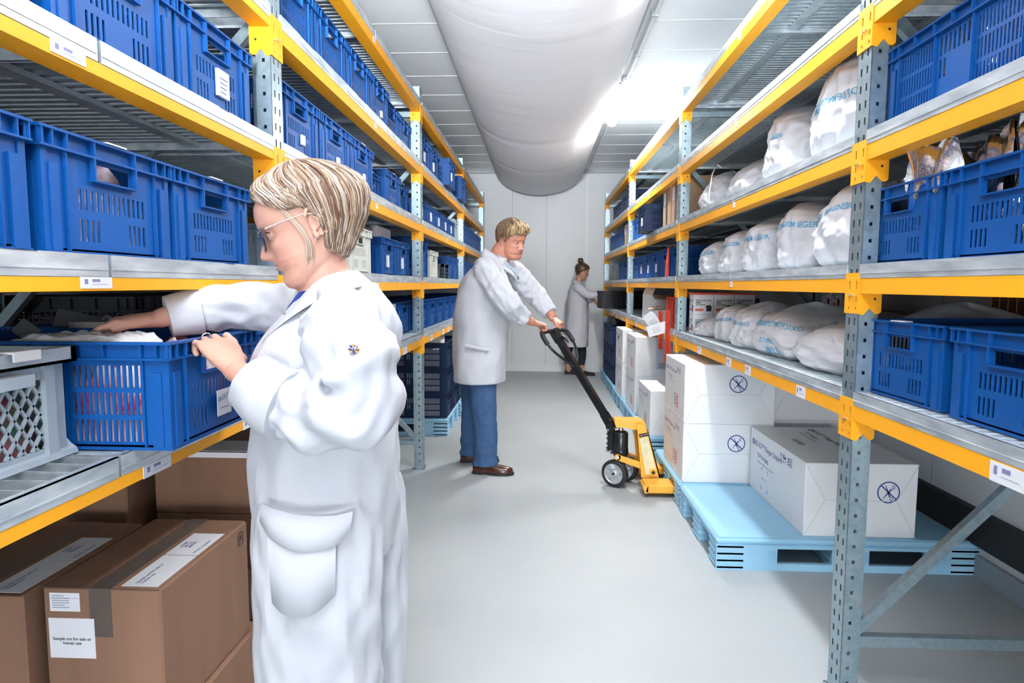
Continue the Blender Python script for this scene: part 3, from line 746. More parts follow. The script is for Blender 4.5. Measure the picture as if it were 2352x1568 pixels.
for i in range(12):
    a = random.uniform(-.5, .5); x = random.uniform(-.05, .05); y = random.uniform(-.03, .03)
    L_ = random.uniform(.05, .09); p0 = Vector((x, y, .0)); p = [p0+Vector((math.cos(a)*L_*k/5, math.sin(a)*L_*k/5, .03*math.sin(k*.7+i)+.012*k/5+.02)) for k in range(6)]
    mb.tube(p, .0022, 5, 0, True, True, .4)
tag(mb.build('paper_strips', PAPER, None, (-1.34, 1.93, Z1+.175)), 'tangle of white paper strips lying on the crate behind the reaching hand', 'paper')
lump('bag_of_packets', 'crumpled grey bag in the first black mesh crate of the back row', 'bag', mat('dull_bag', (.30, .28, .28), .6), -1.67, 2.30, Z1, .26, .17, .215, 21)
lump('bag_of_packets', 'crumpled grey bag in the second black mesh crate of the back row', 'bag', MATS['dull_bag'], -1.67, 2.72, Z1, .26, .17, .205, 22)
lump('bag_of_packets', 'crumpled grey bag in the third black mesh crate of the back row', 'bag', MATS['dull_bag'], -1.67, 3.14, Z1, .26, .17, .21, 23)
lump('bag_of_packets', 'low heap of packets in the crate just behind the woman\'s crate', 'bag', GOODS, -1.16, 1.83, Z1, .26, .17, .17, 24)
# things on the left rack, second shelf
t = thing('medicine_carton', 'white carton with a green mark standing on the cream crate', 'box', (-1.02, 3.13, shelf_z(-1, 2)+.222), R(0))
mb = MB(); mb.bbox(-.12, .12, -.17, .13, 0, .10, .003); mb.build('carton_body', BOXW, t)
mb = MB(); mb.box(-.06, -.02, -.1706, -.17, .03, .085); mb.box(.1202, .1206, -.12, -.06, .025, .085); o = mb.build('printed_mark', mat('green_print', (.08, .35, .20), .6), t)
for i in range(12):
    y = 3.72+(i//2)*.062; x = -.97-(i % 2)*.09
    mb = MB(); mb.tube([(0, 0, 0), (0, 0, .062)], .026, 10, 0, False); mb.tube([(0, 0, .062), (0, 0, .065)], .028, 10)
    tag(mb.build('clear_tube', CLEAR, None, (x, y, shelf_z(-1, 2)+.2225)), 'clear plastic tube standing upright in a row on the blue crate', 'tube', 'clear tubes on the blue crate')
card('white_card', 'white card sticking up from a low crate on the third left shelf', 'card', PAPER, (-1.05, 5.9, shelf_z(-1, 3)+.13), .01, .10, (R(12), R(0), R(12)), .06)
# sacks ----------------------------------------------------------------
def sack(label, cx, cy, z, sx, sy, h, seed, top=.55, lean=(0, 0), lines=(), rz=0, group='white sacks', flip=False):
    """soft standing or lying sack, its lettering printed on the aisle side"""
    nu, nv = 96, 54; s_ = Vector((seed*3.1, seed*1.3, 0))
    def S(u, v):        # u around, v up
        a = 2*math.pi*u; t = v
        ex = 3.2 if t < .75 else 2.4
        ca, sa = math.cos(a), math.sin(a); rr = (abs(ca)**ex+abs(sa)**ex)**(-1/ex)
        prof = interp([(0, .80), (.04, .94), (.16, 1.02), (.4, 1.0), (.65, .95), (.82, .86), (.92, .66), (.975, .34), (1, .0)], t)
        if top < .5: prof = interp([(0, .78), (.06, .94), (.25, 1.0), (.55, .93), (.8, .68), (.93, .38), (1, 0)], t)
        p = Vector((ca*1.4, sa*1.4, t*1.8))+s_
        cre = abs(noise.noise(p*1.6)); cr2 = abs(noise.noise(p*3.7+Vector((4, 4, 4)))); cr3 = noise.noise(Vector((ca*5, sa*5, t*1.5))+s_)
        cr4 = abs(noise.noise(Vector((ca*2.6+t*1.5, sa*2.6, t*4.2))+s_))
        f = prof*(1.03+.12*noise.noise(p)-.13*cre-.085*cr2+.035*cr3-.075*cr4**.7)
        x, y = ca*rr*f*sx, sa*rr*f*sy
        zz = h*(t**.86)*(1+.10*noise.noise(Vector((x*5, y*5, seed)))+.05*math.sin(a*2+seed))
        x += lean[0]*t*t*sx; y += lean[1]*t*t*sy
        return Vector((x, y, max(0, zz if t > 0 else 0)))
    t = thing('white_sack', label, 'sack', (cx, cy, z), R(rz), group)
    mb = MB(); rs = [[S(i/nu, j/nv) for i in range(nu)] for j in range(nv+1)]
    mb.rings(rs, cap=True); mb.build('sack_body', SACK, t)
    # lettering wrapped on the side that faces the aisle (-x)
    for (txt, size, v0, u0) in lines:
        g = MB(); vs, fs = text_geo(txt, size, 'CENTER', .012)
        per = 2*math.pi*(sx+sy)/2*.95; out = []
        for a, b in vs:
            if flip: a, b = -a, -b
            u = .5+u0+a/per; v = v0+b/h
            p = S(u, v); c = S(u+.01, v)-S(u-.01, v); d = S(u, v+.01)-S(u, v-.01); nn = c.cross(d).normalized()
            out.append(p+nn*.0018)
        g.add(out, fs, 0, False); g.build('printed_lettering', INKC, t)
    return t
O, Ml = 'OXYDE DE MAGNESIUM LEGER', 'MAGNESIUM LEGER'
z = shelf_z(1, 2)
gr = 'standing white sacks on the right rack\'s second shelf'
sack('white sack standing beside the first right post, the largest of its row', 1.20, 2.30, z, .20, .21, .29, 1, lines=((O, .030, .56, .03),), group=gr)
sack('white standing sack second from the post, with blue lettering at mid height', 1.20, 2.74, z, .18, .20, .27, 2.3, lines=((Ml, .034, .56, .02),), group=gr)
sack('white standing sack in the middle of the row of five', 1.18, 3.18, z, .17, .19, .255, 3.7, lines=((Ml, .034, .55, 0),), group=gr)
sack('white standing sack between the middle sack and the smallest one', 1.17, 3.62, z, .16, .18, .24, 5.1, lines=((Ml, .032, .55, 0),), group=gr)
sack('smallest white sack, at the far end beside the second right post', 1.17, 4.08, z, .16, .20, .20, 6.4, lines=((Ml, .03, .55, 0),), group=gr)
z = shelf_z(1, 3)
gr = 'white sacks on the right rack\'s third shelf'
sack('large white sack beside the first right post with upside-down blue lettering', 1.22, 2.36, z, .22, .24, .345, 8.2, lines=((O, .032, .50, 0),), group=gr, flip=True)
sack('medium white sack to the left of the largest sack on the third shelf', 1.22, 2.93, z, .20, .21, .32, 9.6, lines=(('LEGER', .032, .52, .03),), group=gr)
sack('slumped white sack with a raised flap, third shelf', 1.23, 3.56, z, .19, .27, .235, 11.1, .4, lean=(.1, .15), group=gr)
sack('slumped white sack at the far post of the third shelf', 1.20, 4.12, z, .18, .22, .24, 12.7, .4, group=gr)
mb = MB(); P_ = [(0, 0, .24), (-.03, -.01, .26), (-.06, -.02, .20), (-.075, -.02, .08), (-.07, -.015, .03)]
mb.rings([[(x, y-.012, z_), (x, y+.012, z_), (x+.003, y+.012, z_), (x+.003, y-.012, z_)] for x, y, z_ in P_], smooth=True)
tag(mb.build('sack_strap', WHITEP, None, (1.08, 3.93, z)), 'white webbing strap hanging over the slumped sacks', 'strap')
z = shelf_z(1, 1)
gr = 'lying white sacks on the right rack\'s lowest shelf'
sack('lying white sack nearest to the first right post, front edge of the lowest shelf', 1.26, 2.42, z, .235, .34, .19, 14, .4, rz=4, group=gr)
sack('lying white sack with upside-down blue lettering on the lowest shelf', 1.27, 2.98, z, .25, .28, .235, 15.2, .4, lines=((O, .030, .62, .02), ('FRANCE', .03, .30, .02), ('COOPER', .032, .14, .04)), group=gr, flip=True)
sack('upright folded white sack in the middle of the lowest shelf', 1.19, 3.37, z, .17, .16, .23, 16.8, lines=((Ml, .028, .50, 0),), group=gr)
sack('upright folded white sack with faint lettering left of the middle', 1.18, 3.73, z, .15, .15, .21, 18.1, lines=((Ml, .028, .50, 0),), group=gr)
sack('flattened empty white sack in front of the patterned cartons', 1.18, 4.12, z, .17, .18, .12, 19.4, .4, group=gr)
sack('grey-shadowed lying sack far back on the lowest shelf', 1.70, 2.6, z, .26, .34, .24, 20.5, .4, group=gr)
sack('second lying sack far back on the lowest shelf, half hidden', 1.70, 3.35, z, .26, .36, .20, 21.6, .4, group=gr)
# dog-medicine cartons
def pattern_carton(cx, cy, z, label, i, dark=False):
    t = thing('printed_carton', label, 'box', (cx, cy, z), 0, 'printed cartons stacked beside the second right post')
    mb = MB(); mb.bbox(-.066, .066, -.055, .055, 0, .13, .0015); mb.build('carton_body', BOXW, t)
    for nm, (o, u, v) in {'a': ((-.0663, .055, .008), (0, -1, 0), (0, 0, 1)), 'b': ((-.066, -.0553, .008), (1, 0, 0), (0, 0, 1))}.items():
        w_ = .11 if nm == 'a' else .132
        O_, U_, V_ = Vector(o), Vector(u), Vector(v)
        P = lambda a, b: O_+U_*a*w_/.11+V_*b
        g = MB(); put_text(g, 'FRONTLINE', .016, P(.012, .078), U_*w_/.11, V_, bold=.02)
        g.add([P(.07, .012), P(.072, .03), P(.066, .044), (P(.078, .054)), P(.094, .052), P(.1, .04), P(.098, .012)], [tuple(range(7))])
        for k in range(5): g.add([P(.014+k*.011, .052), P(.02+k*.011, .052), P(.02+k*.011, .059), P(.014+k*.011, .059)], [(0, 1, 2, 3)])
        g.build('black_print', INKB, t)
        g = MB(); g.add([P(.01, .014), P(.055, .014), P(.055, .030), P(.01, .030)], [(0, 1, 2, 3)]); g.build('orange_print', REDL, t)
        g = MB(); g.add([P(.012, .064), P(.04, .064), P(.04, .074), P(.012, .074)], [(0, 1, 2, 3)]); g.build('green_print', MATS['green_print'], t)
for i in range(6):
    cx, cy = 1.30, 4.44-.0
    k, r_ = i % 3, i//3
    pattern_carton(1.09+k*.135, 4.28+.06, shelf_z(1, 1)+r_*.131, '%s printed carton of the %s row beside the second right post' % (('left', 'middle', 'right')[k], ('bottom', 'upper')[r_]), i)
mb = MB(); mb.bbox(-.205, .205, -.07, .07, 0, .012, .003); tag(mb.build('red_tray', REDB, None, (1.225, 4.34, shelf_z(1, 1)+.262)), 'thin red carton lid lying on the printed cartons', 'lid')
for i in range(3):
    pattern_carton(1.74, 3.55+i*.125, shelf_z(1, 1)+.19, '%s of three shaded cartons standing at the back of the lowest shelf' % ('nearest', 'middle', 'farthest')[i], i)
mb = MB(); mb.bbox(-.20, .20, -.30, .30, 0, .19, .004); tag(mb.build('brown_carton', BOXT, None, (1.74, 3.69, shelf_z(1, 1)+.0)), 'brown carton under the three shaded cartons at the back of the lowest shelf', 'box')
# orange mesh sheet behind the near right crates
MESHO = mat('orange_grid', (.75, .25, .06), .6)
t = thing('grid_panel', 'brown panel with an orange wire grid standing against the right wall', 'panel', (1.955, 1.7, shelf_z(1, 1)))
mb = MB(); mb.box(.006, .016, -.95, 1.15, 0, .33); mb.build('backing', mat('brown_panel', (.20, .12, .09), .8), t)
mb = MB()
for i in range(43): mb.box(0, .004, -.95+i*.05-.0015, -.95+i*.05+.0015, 0, .33)
for i in range(7): mb.box(0, .004, -.95, 1.15, i*.053, i*.053+.003)
mb.build('wire_grid', MESHO, t)
lump('film_bundle', 'grey rolled film bundle lying behind the near blue crates', 'bundle', mat('dark_film', (.16, .15, .16), .5), 1.82, 1.6, shelf_z(1, 1), .11, .55, .24, 31)
# foil pouches
def foil(cx, cy, z, w_, h_, seed, label, rz=0, tilt=0):
    n = 14; mb = MB(); V = []; F_ = []
    for sd in (0, 1):
        for j in range(n+1):
            for i in range(n+1):
                u, v = i/n*2-1, j/n
                puff = (1-u**4)*(1-(2*v-1)**4)*.022
                q = Vector((u*2.2+seed, v*2.2, sd*5+seed))
                d = puff*(1 if sd == 0 else -1)+.022*noise.noise(q)*(1 if sd == 0 else 1)+.012*abs(noise.noise(q*2.5))
                V.append((d+.03*noise.noise(Vector((v*2, seed, 1))), u*w_/2*(1+.08*noise.noise(Vector((v*4, seed, 9)))), v*h_*(1+.09*noise.noise(Vector((u*2, seed, 4))))))
        b = sd*(n+1)**2
        for j in range(n):
            for i in range(n):
                a = b+j*(n+1)+i; F_.append((a, a+1, a+n+2, a+n+1) if sd else (a, a+n+1, a+n+2, a+1))
    mb.add(V, F_, 0, True)
    o = mb.build('foil_pouch', FOIL, None, (cx, cy, z), (R(tilt), R(random.uniform(-12, 12)), R(rz))); tag(o, label, 'pouch', 'silver foil pouches in the near right crates'); return o
random.seed(3)
zf = shelf_z(1, 2)+.012
FP = [(1.10, 2.00, .17, .245, 5), (1.12, 1.90, .17, .25, -20), (1.08, 1.78, .18, .30, 8), (1.18, 1.70, .18, .29, 30), (1.10, 1.58, .17, .29, -8), (1.10, 1.47, .17, .305, 20), (1.22, 1.40, .19, .33, -25), (1.10, 1.33, .18, .33, 12), (1.12, 1.20, .18, .34, -10), (1.24, 1.10, .19, .34, 22), (1.10, 1.02, .18, .33, 0)]
PL = ['standing at the first right post', 'dark and folded, beside the post', 'wide and upright above the first crate', 'leaning behind the wide one', 'at the joint between the two crates', 'with an orange sheen above the second crate', 'tall, behind the orange-tinted one', 'bright, above the second hand hole', 'tall, near the right picture edge', 'behind the ones at the picture edge', 'nearest to the camera']
for (x, y, w_, h_, rz), lb in zip(FP, PL): foil(x, y, zf, w_, h_, y*7.3, 'silver foil pouch on the second right shelf, '+lb, rz, random.uniform(-8, 8))
zf = shelf_z(1, 3)+.012
for (x, y, h_, rz), lb in zip([(1.2, 1.85, .245, 30), (1.16, 1.72, .25, -10), (1.2, 1.55, .26, 10), (1.14, 1.42, .25, -20)], ['nearest the post', 'second from the post', 'third from the post', 'at the picture edge']):
    foil(x, y, zf, .16, h_, y*3.3, 'silver foil scrap peeking over the top crate, '+lb, rz, 10)
lump('foil_heap', 'pile of shiny foil behind the slots of the first crate, second right shelf', 'foil', FOIL, 1.32, 1.885, shelf_z(1, 2)+.011, .26, .17, .16, 41)
lump('foil_heap', 'pile of shiny foil behind the slots of the second crate, second right shelf', 'foil', FOIL, 1.32, 1.48, shelf_z(1, 2)+.011, .26, .17, .17, 42)
lump('foil_heap', 'pile of shiny foil inside the lengthwise crate on the third right shelf', 'foil', FOIL, 1.22, 1.685, shelf_z(1, 3)+.011, .17, .26, .20, 43)

# things on the right rack, third bay
zs = shelf_z(1, 1)
t = thing('open_carton', 'opened white carton with lifted flaps on the lowest right shelf', 'box', (1.17, 6.10, zs), R(4))
mb = MB(); mb.panel((-.15, .19, 0), (0, -1, 0), (0, 0, 1), (-1, 0, 0), [0, .38], [0, .235], lambda i, j: False, .004)
mb.box(-.15, .15, -.19, -.186, 0, .235); mb.box(-.15, .15, .186, .19, 0, .235); mb.box(.146, .15, -.19, .19, 0, .235); mb.box(-.15, .15, -.19, .19, 0, .004); mb.build('carton_body', BOXW, t)
for nm, pts in (('a', [(-.15, -.19, .235), (-.15, .19, .235), (-.11, .19, .33), (-.11, -.19, .33)]), ('b', [(-.15, -.19, .235), (.15, -.19, .235), (.15, -.27, .19), (-.15, -.29, .20)]), ('c', [(.15, -.19, .235), (.15, .19, .235), (.22, .19, .29), (.22, -.19, .29)])):
    mb = MB(); q = [Vector(p) for p in pts]; n_ = (q[1]-q[0]).cross(q[2]-q[0]).normalized()*.003
    mb.hexa(q+[p+n_ for p in q]); o = mb.build('flap', BOXT if nm == 'b' else BOXW, t)
t = thing('small_carton', 'small opened white carton in front of the big opened one', 'box', (1.08, 5.66, zs), R(-6))
mb = MB(); mb.bbox(-.07, .07, -.12, .12, 0, .11, .003); mb.build('carton_body', BOXW, t)
mb = MB(); mb.hexa([(-.12, -.13, .114), (-.02, -.15, .135), (-.02, .10, .135), (-.12, .12, .114), (-.12, -.13, .117), (-.02, -.15, .138), (-.02, .10, .138), (-.12, .12, .117)]); mb.build('flap', BOXT, t)
mb = MB(); mb.bbox(-.19, .19, -.22, .22, 0, .05, .003); tag(mb.build('flat_carton', BOXT, None, (1.38, 5.22, zs+.2225)), 'flat kraft carton lying on the blue crate behind the red netting', 'box')
# red netting bundles
NET = [(1.0, 4.80, .30), (1.0, 4.90, .30), (1.0, 5.0, .30), (1.0, 4.72, .28)]
def net(name, label, xs, ys, z0, z1, n, seed, out=.0, sway=.02):
    random.seed(seed); mb = MB()
    for i in range(n):
        x, y = random.uniform(*xs), random.uniform(*ys); ph = random.uniform(0, 6)
        pts = []
        for k in range(9):
            f = k/8; zz = z1+(z0-z1)*f
            pts.append((x-out*min(1, f*2.0)+math.sin(f*5+ph)*.008, y+sway*math.sin(f*2.5+seed)*1.3+math.sin(f*7+ph)*.010, zz+random.uniform(-.004, .004)))
        mb.tube(pts, random.uniform(.0010, .0019), 4, 0, True)
    return tag(mb.build(name, RED, None), label, 'netting')
net('red_netting', 'bundle of red-orange netting hanging over the edge of the lowest right shelf, left strand', (.955, .962), (5.0, 5.10), .83, 1.13, 34, 1, 0)
net('red_netting', 'bundle of red-orange netting hanging lowest over the right shelf edge beside the post', (.950, .962), (4.72, 4.83), .74, 1.14, 40, 2, 0)
net('red_netting', 'upright block of red-orange netting standing beside the second right post', (.985, 1.07), (4.70, 5.02), zs, zs+.235, 90, 3, 0)
def tagcard(label, c, w_, h_, rot):
    t = thing('hang_tag', label, 'tag', c); t.rotation_euler = rot
    mb = MB(); a, b, k = w_/2, h_/2, .018
    pts = [(-a, -b), (a, -b), (a, b-k), (a-k, b), (-a+k, b), (-a, b-k)]
    P0 = [(-.0008, x, z) for x, z in pts]; P1 = [(.0008, x, z) for x, z in pts]; n = 6
    mb.add(P0+P1, [tuple(range(n)), tuple(range(11, 5, -1))]+[(i, n+i, n+(i+1) % n, (i+1) % n) for i in range(n)])
    mb.build('tag_card', PAPER, t)
    mb = MB()
    for i in range(5): mb.box(-.0012, -.0009, -a*.6, a*.5, b*.1-i*.012, b*.1-i*.012+.004)
    mb.build('printed_line', GREYP, t)
tagcard('white hang tag tied to the red netting, standing diagonal on the left', (.900, 5.10, 1.045), .10, .15, (R(-38), 0, R(58)))
tagcard('white hang tag tied to the red netting, lying nearly level on the right', (.900, 4.86, 1.00), .085, .17, (R(72), 0, R(62)))
mb = MB(); ys = 5.05; z_ = shelf_z(1, 2); P_ = [(1.12, 5.0, z_+.225), (1.03, ys, z_+.232), (1.0, ys, z_+.22), (.996, ys+.02, z_+.1), (.996, ys+.03, z_+.004)]
mb.rings([[(x, y-w_, z2), (x, y+w_, z2), (x+.006, y+w_, z2+.004), (x+.006, y-w_, z2+.004)] for (x, y, z2), w_ in zip(P_, (.008, .02, .03, .045, .055))], smooth=True)
tag(mb.build('red_net_strap', RED, None), 'red-orange net strip hanging down over a blue crate on the second right shelf', 'netting')
# brown cartons on the right rack, third shelf
for s_, (cy, h_, lb) in enumerate(((4.86, .33, 'tall kraft carton beside the second right post on the third shelf'), (5.2, .33, 'kraft carton with a taped seam next to the protruding dark crate'), (7.28, .25, 'kraft carton just past the third right post on the third shelf'), (7.62, .25, 'kraft carton farther past the third right post, with a label'))):
    t = thing('kraft_carton', lb, 'box', (1.20, cy, shelf_z(1, 3)), 0)
    mb = MB(); mb.bbox(-.19, .2, -.15, .15, 0, h_, .003); mb.build('carton_body', BOXT, t)
    mb = MB(); mb.box(-.1915, -.190, -.03, .03, 0, h_); mb.build('tape', WHITEP if s_ > 1 else BTAPE, t)
    mb = MB(); mb.box(-.1925, -.190, .06, .12, h_*.55, h_*.85); mb.build('paper_label', TAPE, t)
# dark mesh crate the far woman slides onto the shelf
crate('mesh', .985+.15, 8.98, shelf_z(1, 1)+.002, 'black mesh crate the far woman holds at the shelf edge', 6, None)

# ------------------------------------------------------------------ pallets
def pallet_mesh(LX, LY, H=.15):
    mb = MB(); mb.bbox(0, LX, 0, LY, H-.028, H, .010)
    mb.bbox(.012, LX-.012, .012, LY-.012, H, H+.004, .003)
    lx = [0, .02, LX-.02, LX]
    # end faces seen from the short approach: plate with two openings, on the y sides
    for y in (0, LY-.02):
        us = [0, LX*.235, LX*.445, LX*.585, LX*.795, LX]; vs = [0, .034, .105, H-.028]
        mb.panel((0, y, 0), (1, 0, 0), (0, 0, 1), (0, -1, 0) if y == 0 else (0, 1, 0), us, vs, lambda i, j: j == 1 and i in (1, 3), .02)
    # feet along x sides (open between)
    for x in (0, LX/2-.06, LX-.13):
        for yy in (0, LY/2-.07, LY-.14):
            for k in range(7):
                z0 = .004+k*.0165; e = .004 if k % 2 else 0
                mb.bbox(x+e, x+.13-e, yy+e, yy+.14-e, z0, z0+.0165, .004)
            mb.box(x+.005, x+.125, yy+.005, yy+.135, 0, .125)
    for x in (0, LX/2-.06, LX-.13): mb.box(x+.01, x+.11, .02, LY-.02, .002, .03) if x else mb.box(x+.01, x+.11, .02, LY-.02, .105, .13)
    # raised fillets around openings
    for y in (-.004, LY-.002):
        for x in (LX*.215, LX*.465, LX*.565, LX*.815):
            for k in range(4): mb.bbox(x-.02, x+.02, y, y+.006, .045+k*.016, .051+k*.016, .002)
    return mb.mesh('deck', PALLET)
PM = pallet_mesh(1.2, .8)
def pallet(x, y, label, me=PM, rz=0):
    t = thing('plastic_pallet', label, 'pallet', (x, y, 0), R(rz), 'light blue plastic pallets')
    link('pallet_body', me, t); return t
pallet(.838, 2.925, 'light blue plastic pallet nearest to the camera on the right')
pallet(.842, 3.755, 'light blue pallet whose side the yellow pallet truck enters')
pallet(.85, 4.92, 'light blue pallet under the single low white carton')
pallet(.86, 5.75, 'light blue pallet under the high white carton stack')
pallet(.86, 6.62, 'light blue pallet just beyond the high carton stack')
pallet(.87, 7.46, 'light blue pallet under the nearer dark blue crates at the far right')
pallet(.88, 8.30, 'light blue pallet at the far right end near the back wall')
pallet(-2.0, 5.48, 'light blue pallet under the dark crate stacks on the left')
pallet(-1.99, 6.32, 'light blue pallet behind the dark crate stacks on the left')
PZ = .1545
# white cartons --------------------------------------------------------
def scissors(mb, c, u, v, r):
    c, u, v = Vector(c), Vector(u), Vector(v)
    n = 40; A = [c+(u*math.cos(2*math.pi*i/n)+v*math.sin(2*math.pi*i/n))*r for i in range(n)]
    B = [c+(u*math.cos(2*math.pi*i/n)+v*math.sin(2*math.pi*i/n))*r*.89 for i in range(n)]
    mb.add(A+B, [(i, (i+1) % n, n+(i+1) % n, n+i) for i in range(n)])
    def bar(a, b, w_, w2=None):
        a = c+u*a[0]*r+v*a[1]*r; b = c+u*b[0]*r+v*b[1]*r; d = (b-a).normalized(); nn = u.cross(v).normalized(); p = d.cross(nn); w2 = w_ if w2 is None else w2
        mb.add([a-p*w_*r, a+p*w_*r, b+p*w2*r, b-p*w2*r], [(0, 1, 2, 3)])
    bar((-.66, .62), (.66, -.62), .055)
    bar((-.5, -.62), (.25, .3), .02, .075); bar((-.30, .66), (.12, -.42), .02, .075)
    for cx, cy in ((.42, .46), (.26, -.62)):
        cc = c+u*cx*r+v*cy*r; m_ = 16
        A = [cc+(u*math.cos(2*math.pi*i/m_)*.13+v*math.sin(2*math.pi*i/m_)*.2)*r for i in range(m_)]
        B = [cc+(u*math.cos(2*math.pi*i/m_)*.08+v*math.sin(2*math.pi*i/m_)*.14)*r for i in range(m_)]
        mb.add(A+B, [(i, (i+1) % m_, m_+(i+1) % m_, m_+i) for i in range(m_)])
def print_side(t, o, u, v, sc=1, red=True, m=INK, small=True):
    """text block of the carton side: o is its top left"""
    o, u, v = Vector(o), Vector(u), Vector(v)
    g = MB(); nn = u.cross(v).normalized()*.0006; o = o+nn
    q = o+u*.016*sc-v*.002*sc
    A = [q+(u*math.cos(k/16*6.2832)+v*math.sin(k/16*6.2832))*.0155*sc for k in range(16)]; B = [q+(u*math.cos(k/16*6.2832)+v*math.sin(k/16*6.2832))*.0105*sc for k in range(16)]
    g.add(A+B, [(k, (k+1) % 16, 16+(k+1) % 16, 16+k) for k in range(16)])
    for k in range(5):
        a = k*1.2566+1.57; p = q+(u*math.cos(a)+v*math.sin(a))*.007*sc; d = (u*math.cos(a)+v*math.sin(a)); e = (u*-math.sin(a)+v*math.cos(a))
        g.add([p-d*.005*sc, p+e*.0028*sc, p+d*.006*sc, p-e*.0028*sc], [(0, 1, 2, 3)])
    put_text(g, 'BD SCF\u2122 Plunger Stoppers', .036*sc, o+u*.038*sc-v*.014*sc, u, v, bold=.0, sx=.82)
    put_text(g, 'TSCF Packaging', .027*sc, o+u*.070*sc-v*.062*sc, u, v, sx=.84)
    if small: put_text(g, 'Transfer door: Sterile, Clean, ready-to-Fill', .014*sc, o+u*.070*sc-v*.088*sc, u, v, sx=.9)
    g.build('printed_text', m, t)
def icons(t, o, u, v, sc, m=INK):
    o, u, v = Vector(o), Vector(u), Vector(v); g = MB()
    def q(a, b, c, d): g.add([o+u*a*sc+v*b*sc, o+u*c*sc+v*b*sc, o+u*c*sc+v*d*sc, o+u*a*sc+v*d*sc], [(0, 1, 2, 3)])
    for a in (0, .014):
        q(a, 0, a+.003, .03); g.add([o+u*(a-.004)*sc+v*.026*sc, o+u*(a+.007)*sc+v*.026*sc, o+u*(a+.0015)*sc+v*.038*sc], [(0, 1, 2)])
    q(-.004, -.006, .022, -.003)
    q(.034, .018, .046, .036); q(.038, 0, .042, .018); q(.034, -.003, .046, 0)
    g.add([o+u*(.058+.012*math.cos(k*.5236))*sc+v*(.016+.012*math.sin(k*.5236))*sc for k in range(7)], [tuple(range(7))]); q(.067, .0, .070, .016)
    for k in range(3): q(.09, .0+k*.013, .108, .008+k*.013)
    q(.112, -.004, .140, -.002); q(.112, .036, .140, .038); q(.112, -.004, .114, .038); q(.138, -.004, .140, .038)
    for k in range(4): q(.118, .002+k*.009, .134, .006+k*.009)
    g.build('handling_icons', m, t)
def white_box(label, x0, x1, y0, y1, z0, z1, fold=True, icon=True, text=True, redl=True, dots=True, rz=0, grp=None):
    cx, cy = (x0+x1)/2, (y0+y1)/2; a, b, h = (x1-x0)/2, (y1-y0)/2, z1-z0
    t = thing('white_carton', label, 'box', (cx, cy, z0), R(rz), grp or 'white shipping cartons on the right pallets')
    mb = MB(); mb.bbox(-a, a, -b, b, 0, h, .004); mb.build('carton_body', BOXW, t)
    if fold:     # envelope folds on the face towards the camera
        g = MB(); y = -b-.0004
        def seam(p, q, w_=.0012):
            p, q = Vector((p[0], y, p[1])), Vector((q[0], y, q[1])); d = (q-p).normalized(); c = d.cross(Vector((0, 1, 0)))*w_; k = Vector((0, .0015, 0))
            g.hexa([p-c-k, p+c-k, p+c+k, p-c+k, q-c-k, q+c-k, q+c+k, q-c+k])
        k = h*.48
        seam((-a, h), (-a+k*.55, h*.5)); seam((-a, 0), (-a+k*.55, h*.5)); seam((a, h), (a-k*.55, h*.5)); seam((a, 0), (a-k*.55, h*.5)); seam((-a+k*.55, h*.5), (a-k*.55, h*.5))
        g.build('fold_seam', mat('carton_edge', (.66, .69, .72), .5) if 'carton_edge' not in MATS else MATS['carton_edge'], t)
    if icon:
        g = MB(); scissors(g, (a*.18, -b-.0014, h*.68), (1, 0, 0), (0, 0, 1), .052); g.build('scissors_sign', INK, t)
    if text:
        sc = b*2/.60*.93
        print_side(t, (-a, b-.03, h*.80), (0, -1, 0), (0, 0, 1), sc, m=INKP if redl else INK)
        icons(t, (-a-.0006, b-.03-.36*sc, h*.80), (0, -1, 0), (0, 0, 1), sc*.9, INKP if redl else INK)
        if redl:
            g = MB(); yy = -b+.22*sc; g.box(-a-.0012, -a, yy-.035*sc, yy+.02*sc, h*.18, h*.42)
            o = g.build('red_label', REDL, t)
            g = MB()
            for k in range(4): g.box(-a-.0016, -a-.0012, yy-.028*sc, yy+.013*sc, h*.21+k*.02, h*.21+k*.02+.008)
            g.build('label_line', BOXW, o)
            g = MB()
            for k in range(6): g.box(-a-.0008, -a, yy+.04*sc, yy+.09*sc, h*.20+k*.014, h*.20+k*.014+.005)
            g.build('small_print', INKP, t)
        else:
            g = MB(); y1_ = b-.16*sc; 
            for (p, q_, du, dv) in ((0, .12, 1, -1), (.09, .12, -1, -1), (0, 0, 1, 1), (.09, 0, -1, 1)):
                yy = y1_-p*1.1; zz = h*.12+q_*1.0
                g.box(-a-.0008, -a, min(yy, yy-du*.02), max(yy, yy-du*.02), zz-.001, zz+.001); g.box(-a-.0008, -a, yy-.001, yy+.001, min(zz, zz+dv*.02), max(zz, zz+dv*.02))
            put_text(g, 'Validated & Clean', .012, (-a-.0008, y1_, h*.12+.06), (0, -1, 0), (0, 0, 1)); g.build('corner_marks', INK, t)
    if dots:     # punched marks along the lower edge of the aisle side
        for k in range(9):
            g = MB(); yy = b-.05-k*(2*b-.1)/8; g.box(-a-.0012, -a, yy-.004, yy+.004, .012, .026); g.build('punched_mark', WHITEP, t)
    return t
B1 = white_box('lower of the two large white cartons with a scissors sign behind the pallet truck', .862, 1.392, 3.765, 4.34, PZ, PZ+.355)
B2 = white_box('upper of the two large white cartons with a scissors sign, just under the shelf', .862, 1.392, 3.765, 4.34, PZ+.356, PZ+.711)
B3 = white_box('big white carton lettered BD SCF Plunger Stoppers alone on the nearest pallet', 1.25, 1.765, 2.965, 3.735, PZ, PZ+.352, redl=False, icon=False)
g = MB(); scissors(g, (.125, -.385-.0014, .352*.62), (1, 0, 0), (0, 0, 1), .052); g.build('scissors_sign', INK, B3)
